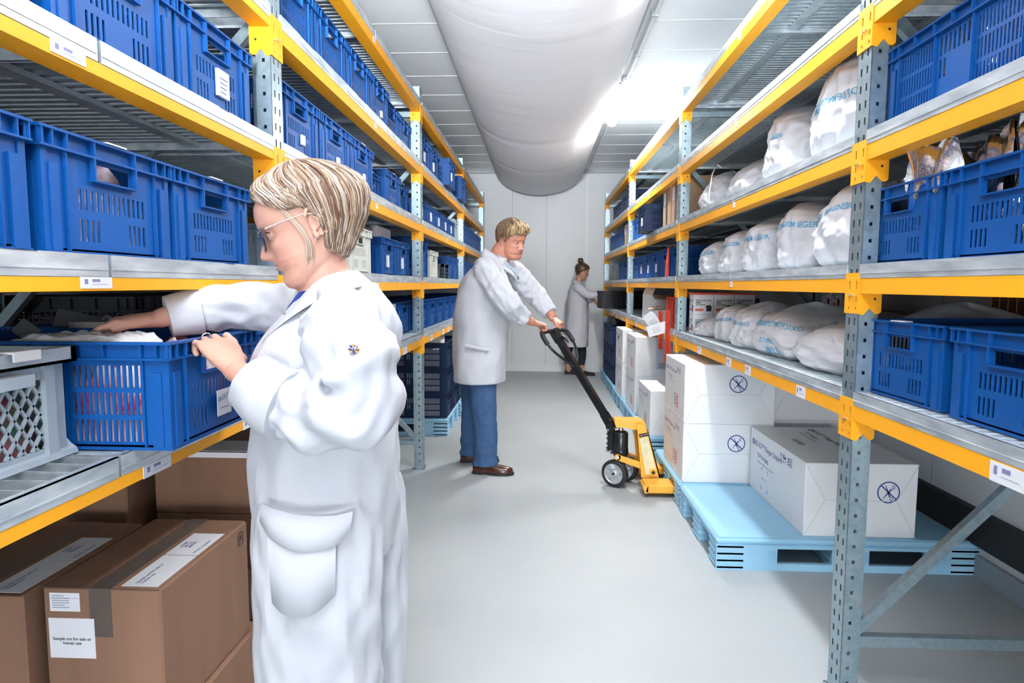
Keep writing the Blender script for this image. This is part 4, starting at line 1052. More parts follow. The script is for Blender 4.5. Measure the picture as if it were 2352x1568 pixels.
g = MB(); put_text(g, 'NE PAS GERBER\nDO NOT STACK', .017, (-.13, .08, .3532), (0, -1, 0), (1, 0, 0), bold=.02); g.build('top_print', INKB, B3)
print_side(B3, (.06, .33, .3526), (0, -1, 0), (1, 0, 0), 1.15, m=INKB)
white_box('shaded white carton behind and right of the tall pair, lower one', 1.42, 1.96, 3.90, 4.50, PZ, PZ+.355, icon=False)
white_box('shaded white carton behind and right of the tall pair, upper one', 1.42, 1.96, 3.90, 4.50, PZ+.356, PZ+.69, icon=False)
white_box('lower white carton standing alone on the pallet behind the pallet truck', .87, 1.40, 4.945, 5.53, PZ, PZ+.355, icon=False)
PB = white_box('upper white carton with a PALETTE sheet on the high stack', .872, 1.46, 5.765, 6.35, PZ+.356, PZ+.711, icon=False, fold=False)
white_box('bottom white carton under the one with the PALETTE sheet', .872, 1.46, 5.765, 6.35, PZ, PZ+.355, icon=False)
white_box('upper white carton with a hand hole behind the PALETTE carton', .872, 1.40, 6.66, 7.24, PZ+.356, PZ+.711, icon=False)
white_box('lower white carton behind the PALETTE stack, beside the blue crates', .872, 1.40, 6.66, 7.24, PZ, PZ+.355, icon=False)
g = MB(); g.box(-.11, .29, -.2935, -.2925, .06, .345); sh = g.build('printed_sheet', mat('bluish_sheet', (.60, .66, .80), .5), PB); sh['label'] = 'pale blue printed sheet'
g = MB()
for txt, sz, zz in (('BECTON DICKINSON', .026, .305), ('PROJET NEWPORT', .026, .272), ('DV O-TSCF', .026, .239), ('PALETTE', .040, .175), ('NE PAS GERBER', .018, .145)):
    put_text(g, txt, sz, (.10, -.2942, zz), (1, 0, 0), (0, 0, 1), 'CENTER', bold=.015)
for k in range(4): g.box(-.09, .06, -.2944, -.2938, .075+k*.013, .079+k*.013)
g.build('printed_text', INKB, sh)
g = MB(); g.box(-.266, -.2645, .0, .10, .24, .265); g.build('hand_hole', BLACKRUB, bpy.data.objects['white_carton.008'] if 'white_carton.008' in bpy.data.objects else PB)
# dark crates on floor pallets
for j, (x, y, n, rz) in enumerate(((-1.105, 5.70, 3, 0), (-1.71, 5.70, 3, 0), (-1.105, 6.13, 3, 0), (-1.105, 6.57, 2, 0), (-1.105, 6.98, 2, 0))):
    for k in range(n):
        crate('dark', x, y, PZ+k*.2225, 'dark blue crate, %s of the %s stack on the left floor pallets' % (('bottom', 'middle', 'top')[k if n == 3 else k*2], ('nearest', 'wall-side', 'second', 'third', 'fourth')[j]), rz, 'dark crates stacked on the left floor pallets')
for j, x in enumerate((-1.105, -1.71)):
    for k in range(3):
        mb = MB(); mb.bbox(-.262, .262, -.168, .168, 0, .175 if k < 2 else .15, .004)
        tag(mb.build('packed_carton', BOXW, None, (x, 5.70, PZ+k*.2225+.011)), 'white carton packed inside the %s dark crate of the %s left stack' % (('bottom', 'middle', 'top')[k], ('nearest', 'wall-side')[j]), 'box', 'white cartons inside the dark crates')
t = thing('white_carton', 'open white carton lying in the top dark crate on the left floor stack', 'box', (-1.08, 5.76, PZ+2*.2225+.011+.155), 0)
mb = MB(); mb.bbox(-.22, .2, -.1, .12, 0, .10, .004); mb.build('carton_body', BOXW, t)
for j, (x, y, n) in enumerate(((1.18, 7.70, 2), (1.18, 8.12, 3), (1.18, 8.54, 3))):
    for k in range(n):
        crate('dark', x, y, PZ+k*.2225, 'dark blue crate, %s of the %s stack on the far right floor pallets' % (('bottom', 'second', 'third')[k], ORD[j]), 0, 'dark crates stacked on the far right pallets')
lump('black_bag', 'crumpled black bag on the far right blue crates', 'bag', BLACKC, 1.05, 8.3, PZ+3*.2225, .12, .14, .14, 51)
lump('white_bag', 'white plastic bag lying on the farthest right pallet by the wall', 'bag', PAPER, 1.05, 8.93, PZ, .13, .14, .42, 52)

# ------------------------------------------------------------------ brown cartons under the left rack
def brown_box(label, x0, x1, y0, y1, z0, z1, sheets=(), tape=True, logo=False, rz=0, m=BOXB):
    cx, cy = (x0+x1)/2, (y0+y1)/2; a, b, h = (x1-x0)/2, (y1-y0)/2, z1-z0
    t = thing('brown_carton', label, 'box', (cx, cy, z0), R(rz), 'brown cartons under the left rack')
    mb = MB(); mb.bbox(-a, a, -b, b, 0, h, .005)
    mb.build('carton_body', m, t)
    if tape:
        g = MB(); w_ = .027; x = -a*.02
        g.box(x-w_, x+w_, -b-.0008, b+.0008, h, h+.0008); g.box(x-w_, x+w_, -b-.0010, -b, h-.12, h+.0006)
        g.build('tape', BTAPE, t); g = MB(); g.box(x-w_, x+w_, -b-.0010, -b, 0, .05); g.build('tape', BTAPE, t)
        g = MB(); g.box(-a+.002, a-.002, -b-.0006, -b+.001, h-.0015, h+.0007); g.build('flap_edge', mat('flap_edge_brown', (.12, .07, .05), .8) if 'flap_edge_brown' not in MATS else MATS['flap_edge_brown'], t)  # darker brown line along the carton's top front edge
    for kind in sheets:
        if kind == 'front':
            g = MB(); g.box(-a+.012, -a+.125, -b-.0012, -b, h-.175, h-.075); o = g.build('printed_sheet', TAPE, t)
            g = MB(); put_text(g, 'Sample not for sale or\nhuman use', .0105, (-a+.068, -b-.0016, h-.130), (1, 0, 0), (0, 0, 1), 'CENTER', bold=.02); g.build('printed_text', INKB, o)
            g = MB(); g.box(-a+.018, -a+.092, -b-.0012, -b, h-.058, h-.012); o = g.build('address_label', TAPE, t)
            g = MB()
            for k in range(6): g.box(-a+.024, -a+.024+(.03 if k in (0, 4) else .042), -b-.0016, -b-.0012, h-.02-k*.0058, h-.0185-k*.0058)
            g.box(-a+.020, -a+.090, -b-.0016, -b-.0012, h-.0255, h-.025); g.build('printed_line', INKP, o)
        if kind == 'top':
            g = MB(); g.box(a-.105, a-.015, -b+.015, -b+.19, h, h+.0012); o = g.build('printed_sheet', TAPE, t)
            g = MB(); put_text(g, 'Sample not for sale or\nhuman use', .012, (a-.072, -b+.03, h+.0017), (0, 1, 0), (-1, 0, 0), bold=.015); g.build('printed_text', INKC if 0 else INKP, o)
            g = MB(); g.box(a-.105, a-.015, -b+.194, -b+.34, h, h+.0012); o = g.build('printed_sheet', TAPE, t)
            g = MB(); put_text(g, 'RT730\n20\u00b0C &\n60% RH', .012, (a-.085, -b+.26, h+.0017), (0, 1, 0), (-1, 0, 0), 'CENTER', bold=.02)
            put_text(g, 'DFI Kit - Datwyler', .0115, (a-.028, -b+.205, h+.0017), (0, 1, 0), (-1, 0, 0), bold=.01); g.build('printed_text', INKP, o)
    if logo:
        g = MB(); c = Vector((a+.0012, b-.045, h-.038)); u, v = Vector((0, 1, 0)), Vector((0, 0, 1)); r0 = .016
        pts = lambda r_: [c+u*r_*1.05*s1+v*r_*1.25*s2 for s1, s2 in ((-.7, -1), (.7, -1), (1, -.7), (1, .7), (.7, 1), (-.7, 1), (-1, .7), (-1, -.7))]
        A, B = pts(r0), pts(r0*.86); g.add(A+B, [(i, (i+1) % 8, 8+(i+1) % 8, 8+i) for i in range(8)])
        for p, q in (((-.5, -.7), (-.3, .7)), ((-.3, .7), (.05, -.2)), ((.05, -.2), (.4, .7)), ((.4, .7), (.55, -.7)), ((-.6, -.1), (.2, .15))):
            p = c+u*p[0]*r0+v*p[1]*r0; q = c+u*q[0]*r0+v*q[1]*r0; d = (q-p).normalized(); e = d.cross(Vector((1, 0, 0)))*.0012
            g.add([p-e, p+e, q+e, q-e], [(0, 1, 2, 3)])
        g.build('printed_logo', INKB, t)
    return t
brown_box('brown carton with two white sheets on top at the lower left, the nearest one', -1.185, -.895, 1.415, 1.865, .255, .605, ('front', 'top'), logo=True)
brown_box('brown carton under the nearest sheeted one, only its corner showing', -1.185, -.885, 1.46, 1.92, .004, .252, (), logo=True)
brown_box('brown carton at the left picture edge with sheets on its shaded top', -1.50, -1.205, 1.38, 1.84, .255, .600, ('front', 'top'))
brown_box('brown carton at the bottom left picture edge under the shaded one', -1.50, -1.205, 1.38, 1.84, .004, .252, ('front',))
brown_box('plain brown carton behind the sheeted one, upper of the pair', -1.28, -.915, 2.02, 2.45, .566, .775, (), tape=False, m=BOXB)
brown_box('plain brown carton behind the sheeted one, lower of the pair', -1.28, -.915, 2.02, 2.45, .375, .564, (), tape=False)
brown_box('kraft carton with a white slip low beside the woman\'s leg', -1.28, -.90, 2.04, 2.48, .19, .373, (), tape=False, m=BOXT)
brown_box('dark carton in the shade at the bottom of the rear stack', -1.28, -.90, 2.06, 2.50, .004, .188, (), tape=False)
brown_box('dark brown carton deep in the shade below the lattice crate', -1.85, -1.33, 1.95, 2.45, .004, .80, (), tape=False)
brown_box('open topped brown carton behind the left edge carton', -1.95, -1.53, 1.25, 1.88, .004, .52, (), tape=False)
mb = MB(); mb.box(-1.20, -.92, 2.0185, 2.0195, .757, .775); mb.box(-1.23, -.93, 2.03, 2.17, .7755, .7765)
tag(mb.build('white_slip', TAPE), 'white printed sheet lying on the rear brown carton beside the woman', 'paper')
# ------------------------------------------------------------------ people
def frame(origin, fwd, tilt=0, scale=1):
    """matrix whose +x looks along fwd, +y is the left side, +z up through the crown"""
    f = Vector(fwd).normalized(); l = Vector((0, 0, 1)).cross(f).normalized(); u = f.cross(l)
    if tilt: q = Matrix.Rotation(tilt, 3, f); l = q @ l; u = q @ u
    return Matrix(((f.x*scale, l.x*scale, u.x*scale, origin[0]), (f.y*scale, l.y*scale, u.y*scale, origin[1]), (f.z*scale, l.z*scale, u.z*scale, origin[2]), (0, 0, 0, 1)))
HF = [(-.128, .050), (-.122, .074), (-.112, .090), (-.100, .0945), (-.088, .092), (-.080, .0885), (-.074, .0935), (-.067, .0955), (-.0635, .0930), (-.058, .0975), (-.050, .0950), (-.042, .0940), (-.02, .0945), (-.004, .0935), (.010, .0985), (.022, .1035), (.04, .1040), (.06, .0985), (.08, .084), (.098, .058), (.112, .022), (.118, -.005)]
HB = [(-.128, .035), (-.122, .022), (-.112, .008), (-.100, -.012), (-.085, -.035), (-.06, -.058), (-.03, -.076), (0, -.088), (.03, -.096), (.06, -.094), (.08, -.082), (.098, -.06), (.112, -.032), (.118, -.012)]
HW = [(-.128, .012), (-.122, .028), (-.112, .041), (-.100, .050), (-.085, .0575), (-.06, .0650), (-.03, .0700), (0, .0735), (.03, .0765), (.06, .0735), (.08, .063), (.098, .045), (.112, .022), (.118, .006)]
def head(mb, M, jowl=0, nose=1.0, n=88):
    old = mb.M; mb.M = M; rs = []; m_ = 110
    for j in range(m_+1):
        z = -.128+(.246)*j/m_
        f, b, w_ = interp(HF, z), interp(HB, z), interp(HW, z)
        if jowl: w_ += jowl*math.exp(-((z+.085)/.035)**2); b -= jowl*.5*math.exp(-((z+.1)/.04)**2)
        c = (f+b)/2+.004; ring = []
        for k in range(n):
            a = 2*math.pi*k/n; ca, sa = math.cos(a), math.sin(a)
            ex = 2.25 if ca > 0 else 2.1
            r = (abs(ca)**ex+abs(sa)**ex)**(-1/ex)
            x = c+ca*r*((f-c) if ca > 0 else (c-b)); y = sa*r*w_
            if ca > 0:
                g = lambda y0, z0, sy, sz: math.exp(-((abs(y)-y0)/sy)**2-((z-z0)/sz)**2)
                nz = interp([(-.052, 0), (-.049, .010), (-.043, .0235), (-.036, .0265), (-.026, .021), (-.012, .013), (.000, .007), (.012, .001)], z)*nose
                wd = interp([(-.05, .013), (-.04, .0125), (-.03, .0095), (0, .008)], z)
                x += nz*math.exp(-(y/wd)**2)
                x += .006*g(.0145, -.043, .006, .006)                     # nostrils' wings
                x -= .0125*g(.031, -.002, .015, .0125)                    # eye sockets
                x += .0035*g(.028, .018, .020, .007)                      # brow ridge
                x += .005*g(.045, -.028, .018, .016)                      # cheek bones
                x += .0030*g(.0, -.0575, .017, .0035)+.0030*g(.0, -.0685, .015, .004)
                x -= .0035*g(.0, -.0632, .022, .0018)                     # line between the lips
                x -= .0025*g(.025, -.062, .006, .006)
                x -= .003*g(0, -.080, .02, .005)
            ring.append((x, y, z))
        rs.append(ring)
    mb.rings(rs)
    for s in (-1, 1):   # ears
        P_ = []
        for k in range(15):
            a = R(-62+k*215/14); P_.append((-.012-.0165*math.cos(a)+.004*math.sin(a), s*(.0775+.007*(1-math.cos(a))*.8), -.008+.030*math.sin(a)))
        mb.tube(P_, [.0045]*15, 8)
        mb.rings([[(-.012+(.015*math.cos(q))*k_, s*(.0745+d_), -.010+.027*math.sin(q)*k_) for q in [6.2832*i/14 for i in range(14)]] for k_, d_ in ((1, -.006), (1, .003), (.5, .0005))])
        mb.tube([(.000, s*.076, -.024), (-.003, s*.079, -.034), (-.007, s*.079, -.038)], [.005, .0065, .005], 8)
        P_ = [(-.007, s*.082, .006), (-.016, s*.083, -.002), (-.015, s*.083, -.016), (-.006, s*.081, -.022)]; mb.tube(P_, .0028, 6)
    for s in (-1, 1):   # lids
        for zz, rr, dz in ((.0058, .0034, 1), (-.0062, .0028, -1)):
            P_ = [(.0885-.010*(t/4)**2-.0025*abs(t)/4, s*.031+t*.0036, -.002+zz*math.cos(t/4*1.45)) for t in range(-4, 5)]
            mb.tube(P_, rr, 6)
    mb.M = old
def face_parts(M, root, brow, iris=EYED, wide=1.0):
    for s in (-1, 1):
        mb = MB(); mb.M = M; c = Vector((.0785, s*.031, -.002)); r = .0118; rs = []
        for j in range(1, 12):
            a = math.pi*j/12; rs.append([(c.x+r*math.cos(a), c.y+r*math.sin(a)*math.cos(q), c.z+r*math.sin(a)*math.sin(q)) for q in [6.2832*i/16 for i in range(16)]])
        mb.rings(rs, 0)
        rs = []; mb.rings([[(c.x+r*math.cos(a)+.0006, c.y+r*math.sin(a)*math.cos(q), c.z-.002+r*math.sin(a)*math.sin(q)) for q in [6.2832*i/16 for i in range(16)]] for a in (.06, .3, .60)], 1)
        mb.build('eye', [EYEW, iris], root)
        mb = MB(); mb.M = M
        mb.tube([(.1005, s*.012, .0175), (.1000, s*.022, .0215), (.0945, s*.034, .0225), (.085, s*.046, .0165)], [.0018, .0030, .0026, .0010], 6, 0, True, True, .6)
        mb.build('eyebrow', brow, root)
        mb = MB(); mb.M = M
        mb.tube([(.0905-.010*(k/4)**2, s*.031+k*.0037, .0022+.0030*math.cos(k/4*1.5)) for k in range(-4, 5)], [.0004]+[.0011]*7+[.0006], 5)
        mb.build('eyelashes', MATS['black_rubber'], root)
def limb(mb, rows, n=28, per=8, side=(0, 1, 0), fold=0, ff=1, seed=0, ex=2.2, mi=0, horiz=False, ring_folds=(), fz=9):
    """rows: x, y, z, radius across 'side', radius along the other axis"""
    P_ = catmull([list(r) for r in rows], per); rs = []; side = Vector(side); m_ = len(P_); s_ = 0
    for i, p in enumerate(P_):
        c = Vector(p[:3]); t = (Vector(P_[min(i+1, m_-1)][:3])-Vector(P_[max(i-1, 0)][:3]))
        if t.length < 1e-6: t = Vector((0, 0, 1))
        t.normalize(); s_ += (c-Vector(P_[max(i-1, 0)][:3])).length
        if horiz: a = side.normalized(); b = Vector((0, 0, 1)).cross(a)
        else: a = (side-t*side.dot(t)).normalized(); b = t.cross(a)
        ring = []
        for k in range(n):
            q = 2*math.pi*k/n; cq, sq = math.cos(q), math.sin(q); r = (abs(cq)**ex+abs(sq)**ex)**(-1/ex)
            d = 0
            if fold:
                v = Vector((cq*1.1*ff, sq*1.1*ff, s_*fz*ff))+Vector((seed, seed*2, 0))
                d = fold*(.9-2.2*abs(noise.noise(v))+.8*noise.noise(v*2.3))
            for s0, amp, fr in ring_folds:
                if abs(s_-s0) < .09: d += amp*math.cos((s_-s0)*fr+sq*2.0+cq)*math.exp(-((s_-s0)/.05)**2)
            ring.append(c+a*cq*r*(p[3]+d)+b*sq*r*(p[4]+d))
        rs.append(ring)
    mb.rings(rs, mi)
def hand(mb, W, K, thumb, palm, curls=(20, 25, 15), L=1.0, spread=.0, tcurl=25, tdir=None, stag=0):
    """W wrist, K knuckle centre, thumb: direction of the thumb side, palm: direction the palm faces"""
    W, K = Vector(W), Vector(K); d = (K-W).normalized(); p = Vector(palm); p = (p-d*p.dot(d)).normalized(); s = Vector(thumb); s = (s-d*s.dot(d)-p*s.dot(p)).normalized()
    rs = []
    for t, w_, h_ in ((-.25, .025, .019), (0, .026, .0185), (.3, .034, .0175), (.65, .041, .0155), (.92, .041, .0125), (1.0, .034, .008)):
        c = W+(K-W)*t; rs.append([c+s*math.cos(q)*w_*L+p*math.sin(q)*h_*L for q in [6.2832*i/20 for i in range(20)]])
    mb.rings(rs)
    for k, (off, ln, r) in enumerate(((.0325, .070, .0084), (.0108, .078, .0086), (-.0108, .072, .0083), (-.0315, .058, .0074))):
        b = K+s*off*L-d*.010*L+(-p)*.001; q = d.copy(); cur = b; pts = [b-d*.01, b]; rad = [r*1.02*L, r*1.12*L]
        dd = (q+s*(off*spread*12)).normalized(); ang = 0
        for m_, fr in enumerate((.46, .30, .24)):
            ang += R(curls[m_]+stag*k); dr = (dd*math.cos(ang)+p*math.sin(ang)).normalized()
            cur = cur+dr*ln*fr*L; pts.append(cur-dr*ln*fr*L*.5); rad.append(r*(.98, .90, .86)[m_]*L); pts.append(cur); rad.append(r*(1.02, .94, .70)[m_]*L)
        mb.tube(pts, rad, 10)
    tb = W+(K-W)*.28+s*.022*L; td = Vector(tdir).normalized() if tdir else (d*.75+s*.6+p*.35).normalized()
    t2 = (td*math.cos(R(tcurl))+(d*.8+p*.6-s*.3).normalized()*math.sin(R(tcurl))).normalized()
    mb.tube([tb-td*.012, tb+td*.018*L, tb+td*.038*L, tb+td*.040*L+t2*.014*L, tb+td*.040*L+t2*.030*L], [.012*L, .013*L, .0105*L, .0105*L, .007*L], 10)
def skin_mods(o, vox, it=3, fac=.5):
    r = o.modifiers.new('remesh', 'REMESH'); r.mode = 'VOXEL'; r.voxel_size = vox; r.use_smooth_shade = True
    if it: s = o.modifiers.new('smooth', 'SMOOTH'); s.iterations = it; s.factor = fac
def strip(mb, A, B, th=.004, mi=0):
    """thick cloth strip between two polylines"""
    A = [Vector(p) for p in catmull([list(p) for p in A], 5)]; B = [Vector(p) for p in catmull([list(p) for p in B], 5)]; rs = []
    for i, (p, q) in enumerate(zip(A, B)):
        t = (A[min(i+1, len(A)-1)]-A[max(i-1, 0)]); n_ = t.cross(q-p)
        n_ = n_.normalized()*th/2 if n_.length > 1e-9 else Vector((0, 0, th/2))
        mid = (p+q)/2
        rs.append([p-n_, mid-n_*1.3, q-n_, q+n_, mid+n_*1.3, p+n_])
    mb.rings(rs, mi)
def hair_strands(name, root, M, mats, paths, r=.0028, seed=1, flat=.5):
    random.seed(seed); mb = MB(); mb.M = M
    for pts, rr in paths:
        mb.tube(pts, [rr*.6]+[rr]*(len(pts)-2)+[rr*.25], 5, random.choices(range(len(mats)), k=1)[0], True, True, flat)
    return mb.build(name, mats, root)
def cap_point(th, ph, cfg):
    """hair surface: th around from the front, ph 0 at the crown .. 1 at the hair's end"""
    zend = interp(cfg['end'], abs(th)); out = interp(cfg['out'], abs(th))
    z = .118+cfg.get('lift', .012)-(.118+cfg.get('lift', .012)-zend)*(ph**1.15 if ph < 1 else 1)
    zz = min(.1175, max(-.125, (z if z < .05 else .05+(z-.05)*(.0675)/(.068+cfg.get('lift', .012)))))
    f, b, w_ = interp(HF, zz), interp(HB, zz), interp(HW, zz)
    if zz < -.01: b = min(b, cfg.get('bk', -.088)+( -.01-zz)*cfg.get('tuck', .35)); w_ = max(w_, cfg.get('wd', .070))
    c = -.004 if zz > .06 else (f+b)/2
    ca, sa = math.cos(th), math.sin(th)
    o = out*(min(1, ph*2.2))*(1-cfg.get('taper', 0)*max(0, ph-.6)/.4)+.004
    x = c+ca*(((f-c) if ca > 0 else (c-b))+o); y = sa*(w_+o)
    return Vector((x, y, z))

# ---- the woman in the foreground
SKINW = skin_mat('fair_skin', (.66, .38, .29), (.58, .25, .18), None)
def woman_front():
    t = thing('person', 'person in white coverall and glasses searching a blue crate, short blonde hair', 'person', (-.52, 1.45, 0))
    MT = Matrix.Translation((.52, -1.45, 0))      # parts are written in room coordinates
    C = (-.515, 1.43, 1.466); sc = 1.07
    f = Vector((-math.cos(R(17))*math.cos(R(19)), -math.sin(R(17))*math.cos(R(19)), -math.sin(R(19))))
    Mh = MT @ frame(C, f, R(0), sc)
    mb = MB(); head(mb, Mh, .002, 1.08); mb.M = MT
    limb(mb, [(-.455, 1.44, 1.24, .075, .085), (-.470, 1.44, 1.30, .060, .062), (-.492, 1.438, 1.35, .055, .058), (-.505, 1.433, 1.40, .056, .062), (-.51, 1.43, 1.44, .05, .055)], 24, 5)
    limb(mb, [(-.53, 1.45, .10, .04, .03), (-.53, 1.45, .5, .07, .06), (-.51, 1.45, .8, .13, .11), (-.49, 1.45, 1.0, .13, .10), (-.49, 1.45, 1.18, .15, .11), (-.46, 1.45, 1.27, .12, .08), (-.455, 1.45, 1.30, .06, .05)], 24, 5, horiz=True)
    # left arm (towards the camera), hand over the rim
    limb(mb, [(-.43, 1.33, 1.25, .04, .04), (-.36, 1.26, 1.12, .042, .042), (-.42, 1.235, 1.09, .038, .038), (-.55, 1.256, 1.118, .030, .028), (-.632, 1.292, 1.150, .028, .023)], 16, 5)
    hand(mb, (-.640, 1.298, 1.156), (-.702, 1.345, 1.207), (.55, .8, .05), (-.45, .37, -.9), (12, 66, 45), 1.06, .12, 22, tdir=(-.25, .85, -.1), stag=5)
    limb(mb, [(-.478, 1.44, 1.34, .05, .05), (-.498, 1.437, 1.29, .054, .054), (-.528, 1.433, 1.235, .05, .05)], 20, 5)
    # right arm (far side), hand flat on the packets
    limb(mb, [(-.47, 1.57, 1.24, .04, .04), (-.62, 1.64, 1.255, .04, .04), (-.76, 1.60, 1.268, .036, .036), (-.88, 1.515, 1.255, .029, .027), (-.915, 1.487, 1.245, .027, .022)], 16, 5)
    hand(mb, (-.915, 1.487, 1.245), (-.992, 1.430, 1.238), (-.5, -.8, 0), (0, 0, -1), (16, 22, 14), 1.05, .05, 20, tdir=(-.62, -.70, -.2), stag=2)
    body = mb.build('body', SKINW, t); skin_mods(body, .0026, 3, .45)
    # lip and cheek colouring belongs to the skin: small thin patches following the mouth
    mb = MB(); mb.M = Mh
    mb.tube([(.0885, -.020, -.0628), (.0965, -.011, -.0595), (.0995, 0, -.0590), (.0965, .011, -.0595), (.0885, .020, -.0628)], [.0010, .0028, .0034, .0028, .0010], 8, 0, True, True, .55)
    mb.tube([(.0880, -.019, -.0645), (.0945, -.010, -.0680), (.0970, 0, -.0690), (.0945, .010, -.0680), (.0880, .019, -.0645)], [.0010, .0028, .0036, .0028, .0010], 8, 0, True, True, .6)
    mb.build('lips', mat('lips_rose', (.62, .22, .22), .4), t)
    BROW = mat('brow_brown', (.22, .12, .07), .8); face_parts(Mh, t, BROW)
    # glasses
    g = thing_part('glasses', t)
    mb = MB(); mb.M = Mh
    for s in (-1, 1):
        P_ = [(.104-.008*abs(math.cos(q))*(1 if math.cos(q)*s > 0 else 0), s*.033+.026*math.cos(q), -.006+.021*math.sin(q)*(1 if math.sin(q) > 0 else 1.15)) for q in [6.2832*i/24 for i in range(25)]]
        mb.tube(P_, .0017, 6, 0, False)
    mb.tube([(.106, -.008, .0), (.110, 0, .003), (.106, .008, .0)], .0015, 6)
    mb.build('lens_rim', GLASSL, g)
    mb = MB(); mb.M = Mh
    for s in (-1, 1):
        mb.tube([(.100, s*.058, .006), (.096, s*.068, .009), (.085, s*.0745, .009)], .0028, 6, 0, True, True, .6)
        mb.tube([(.085, s*.0745, .009), (.055, s*.0785, .012), (.01, s*.0815, .014), (-.012, s*.082, .010), (-.024, s*.080, -.006)], .0014, 6)
    mb.build('temple_arm', SILV, g)
    mb = MB(); mb.M = Mh
    for s in (-1, 1):
        A = [(.1035-.008*abs(math.cos(q))*(1 if math.cos(q)*s > 0 else 0), s*.033+.0255*math.cos(q), -.006+.0205*math.sin(q)*(1 if math.sin(q) > 0 else 1.15)) for q in [6.2832*i/24 for i in range(24)]]
        mb.add(A+[(.1035, s*.033, -.006)], [(i, (i+1) % 24, 24) for i in range(24)])
    mb.build('lens', mat('lens_glass', (.25, .35, .5), .05, trans=.85), g)
    mb = MB(); mb.M = Mh; c = (.002, .0845, -.040); mb.rings([[(c[0]+.0032*math.sin(a)*math.cos(q), c[1]+.0032*math.cos(a), c[2]+.0032*math.sin(a)*math.sin(q)) for q in [6.2832*i/10 for i in range(10)]] for a in (.3, .9, 1.57, 2.2, 2.8)])
    mb.build('earring', SILV, t)
    mb = MB(); mb.M = MT
    d0 = Vector((-.070, .056, .054)).normalized(); p0 = Vector((-.45, .37, -.9)); p0 = (p0-d0*p0.dot(d0)).normalized(); s0 = d0.cross(p0)
    c0 = Vector((-.7235, 1.348, 1.2150))
    mb.tube([c0+s0*math.cos(q)*.0098+p0*math.sin(q)*.0098 for q in [6.2832*i/16 for i in range(17)]], .0014, 6, 0, False)
    mb.build('ring', SILV, t)
    # hair: swept back from a side parting, over the ear and into the nape
    cfg = {'end': [(0, .082), (.5, .074), (.9, .052), (1.25, .030), (1.55, .028), (1.70, .012), (1.85, -.030), (1.95, -.060), (2.15, -.074), (2.6, -.086), (3.15, -.090)],
           'out': [(0, .012), (.6, .014), (1.2, .013), (1.6, .016), (2.0, .025), (2.6, .037), (3.15, .040)], 'lift': .014, 'tuck': .65, 'wd': .064, 'bk': -.090, 'taper': .85}
    H1 = hair_mat('blonde_hair', [(.13, .075, .045), (.30, .19, .125), (.48, .37, .28)], 60)
    H2 = mat('hair_light', (.60, .50, .42), .36); H3 = mat('hair_ash', (.38, .26, .18), .4); H4 = mat('hair_dark', (.17, .095, .06), .45)
    mb = MB(); mb.M = Mh; n, m_ = 110, 30; rs = []
    for j in range(m_+1):
        ph = .01+j/m_*.99; ring = []
        for k in range(n):
            th = 2*math.pi*k/n-math.pi; p = cap_point(th, ph, cfg)
            w_ = .0022*math.sin(th*26+ph*9+3*noise.noise(Vector((th*2, ph*3, 1))))*min(1, ph*3)
            p += Vector((math.cos(th), math.sin(th), 0))*w_; ring.append(p)
        rs.append(ring)
    inner = [[p-Vector((math.cos(2*math.pi*k/n-math.pi), math.sin(2*math.pi*k/n-math.pi), -.004))*.010 for k, p in enumerate(rs[-1])]]
    mb.rings(rs+inner, cap=False); mb.add(rs[0], [tuple(range(n-1, -1, -1))])
    mb.build('hair', H1, t)
    random.seed(5); paths = []
    for i in range(620):
        s = 1 if i % 8 < 6 else -1; th0 = random.uniform(.12, 2.9); th0 = th0**1.0
        sweep = (.75 if th0 < 1.3 else .35 if th0 < 1.9 else .12)*random.uniform(.7, 1.15)
        ln = random.uniform(.85, 1.02); off = random.uniform(.0005, .0045); pts = []; ph0 = random.uniform(.02, .35)
        for k in range(13):
            u = k/12; ph = ph0+(ln-ph0)*u; th = max(.02, th0-sweep*.55)+sweep*u**1.4
            p = cap_point(s*min(th, 3.12), min(ph, 1.03), cfg)
            o = Vector((math.cos(s*th), math.sin(s*th), .15))*(off+.0015*math.sin(u*5+i)+(.004*(u-.8)*5 if u > .8 and th > 1.8 else 0)*random.uniform(-.3, 1.2))
            pts.append(p+o)
        paths.append((pts, random.uniform(.0011, .0025)))
    for i in range(26):      # loose strand before the ear
        a = random.uniform(-.005, .005); pts = [(.040+a, .0735+.003, .034), (.030+a, .079, .012), (.020+a*1.2, .0795, -.012), (.016+a, .0765, -.036), (.018+a*2, .072, -.056), (.026+a*2, .066, -.072-abs(a)*2)]
        paths.append((pts, .0011))
    hair_strands('hair_strands', t, Mh, [H2, H3, H2, H4, H3], paths, seed=8)
    # coverall
    mb = MB(); mb.M = MT
    limb(mb, [(-.497, 1.45, .70, .150, .150), (-.497, 1.45, .82, .153, .160), (-.497, 1.45, .95, .155, .163), (-.495, 1.45, 1.06, .157, .160), (-.492, 1.45, 1.15, .162, .158), (-.470, 1.45, 1.22, .145, .142), (-.452, 1.448, 1.275, .104, .112), (-.450, 1.446, 1.31, .078, .085), (-.456, 1.445, 1.335, .066, .073)], 56, 7, fold=.010, ff=1.5, fz=3, seed=3, horiz=True)
    for s in (-1, 1):
        limb(mb, [(-.485+s*.010, 1.45+s*.080, .86, .105, .120), (-.482+s*.010, 1.45+s*.088, .74, .112, .136), (-.482+s*.010, 1.45+s*.092, .6, .108, .134), (-.484+s*.010, 1.45+s*.094, .46, .100, .132), (-.486+s*.012, 1.45+s*.098, .34, .095, .134), (-.49+s*.01, 1.45+s*.10, .2, .09, .125), (-.49+s*.01, 1.45+s*.10, .07, .088, .120)], 48, 8, fold=.012, ff=1.5, fz=3.6, seed=7+s, horiz=True)
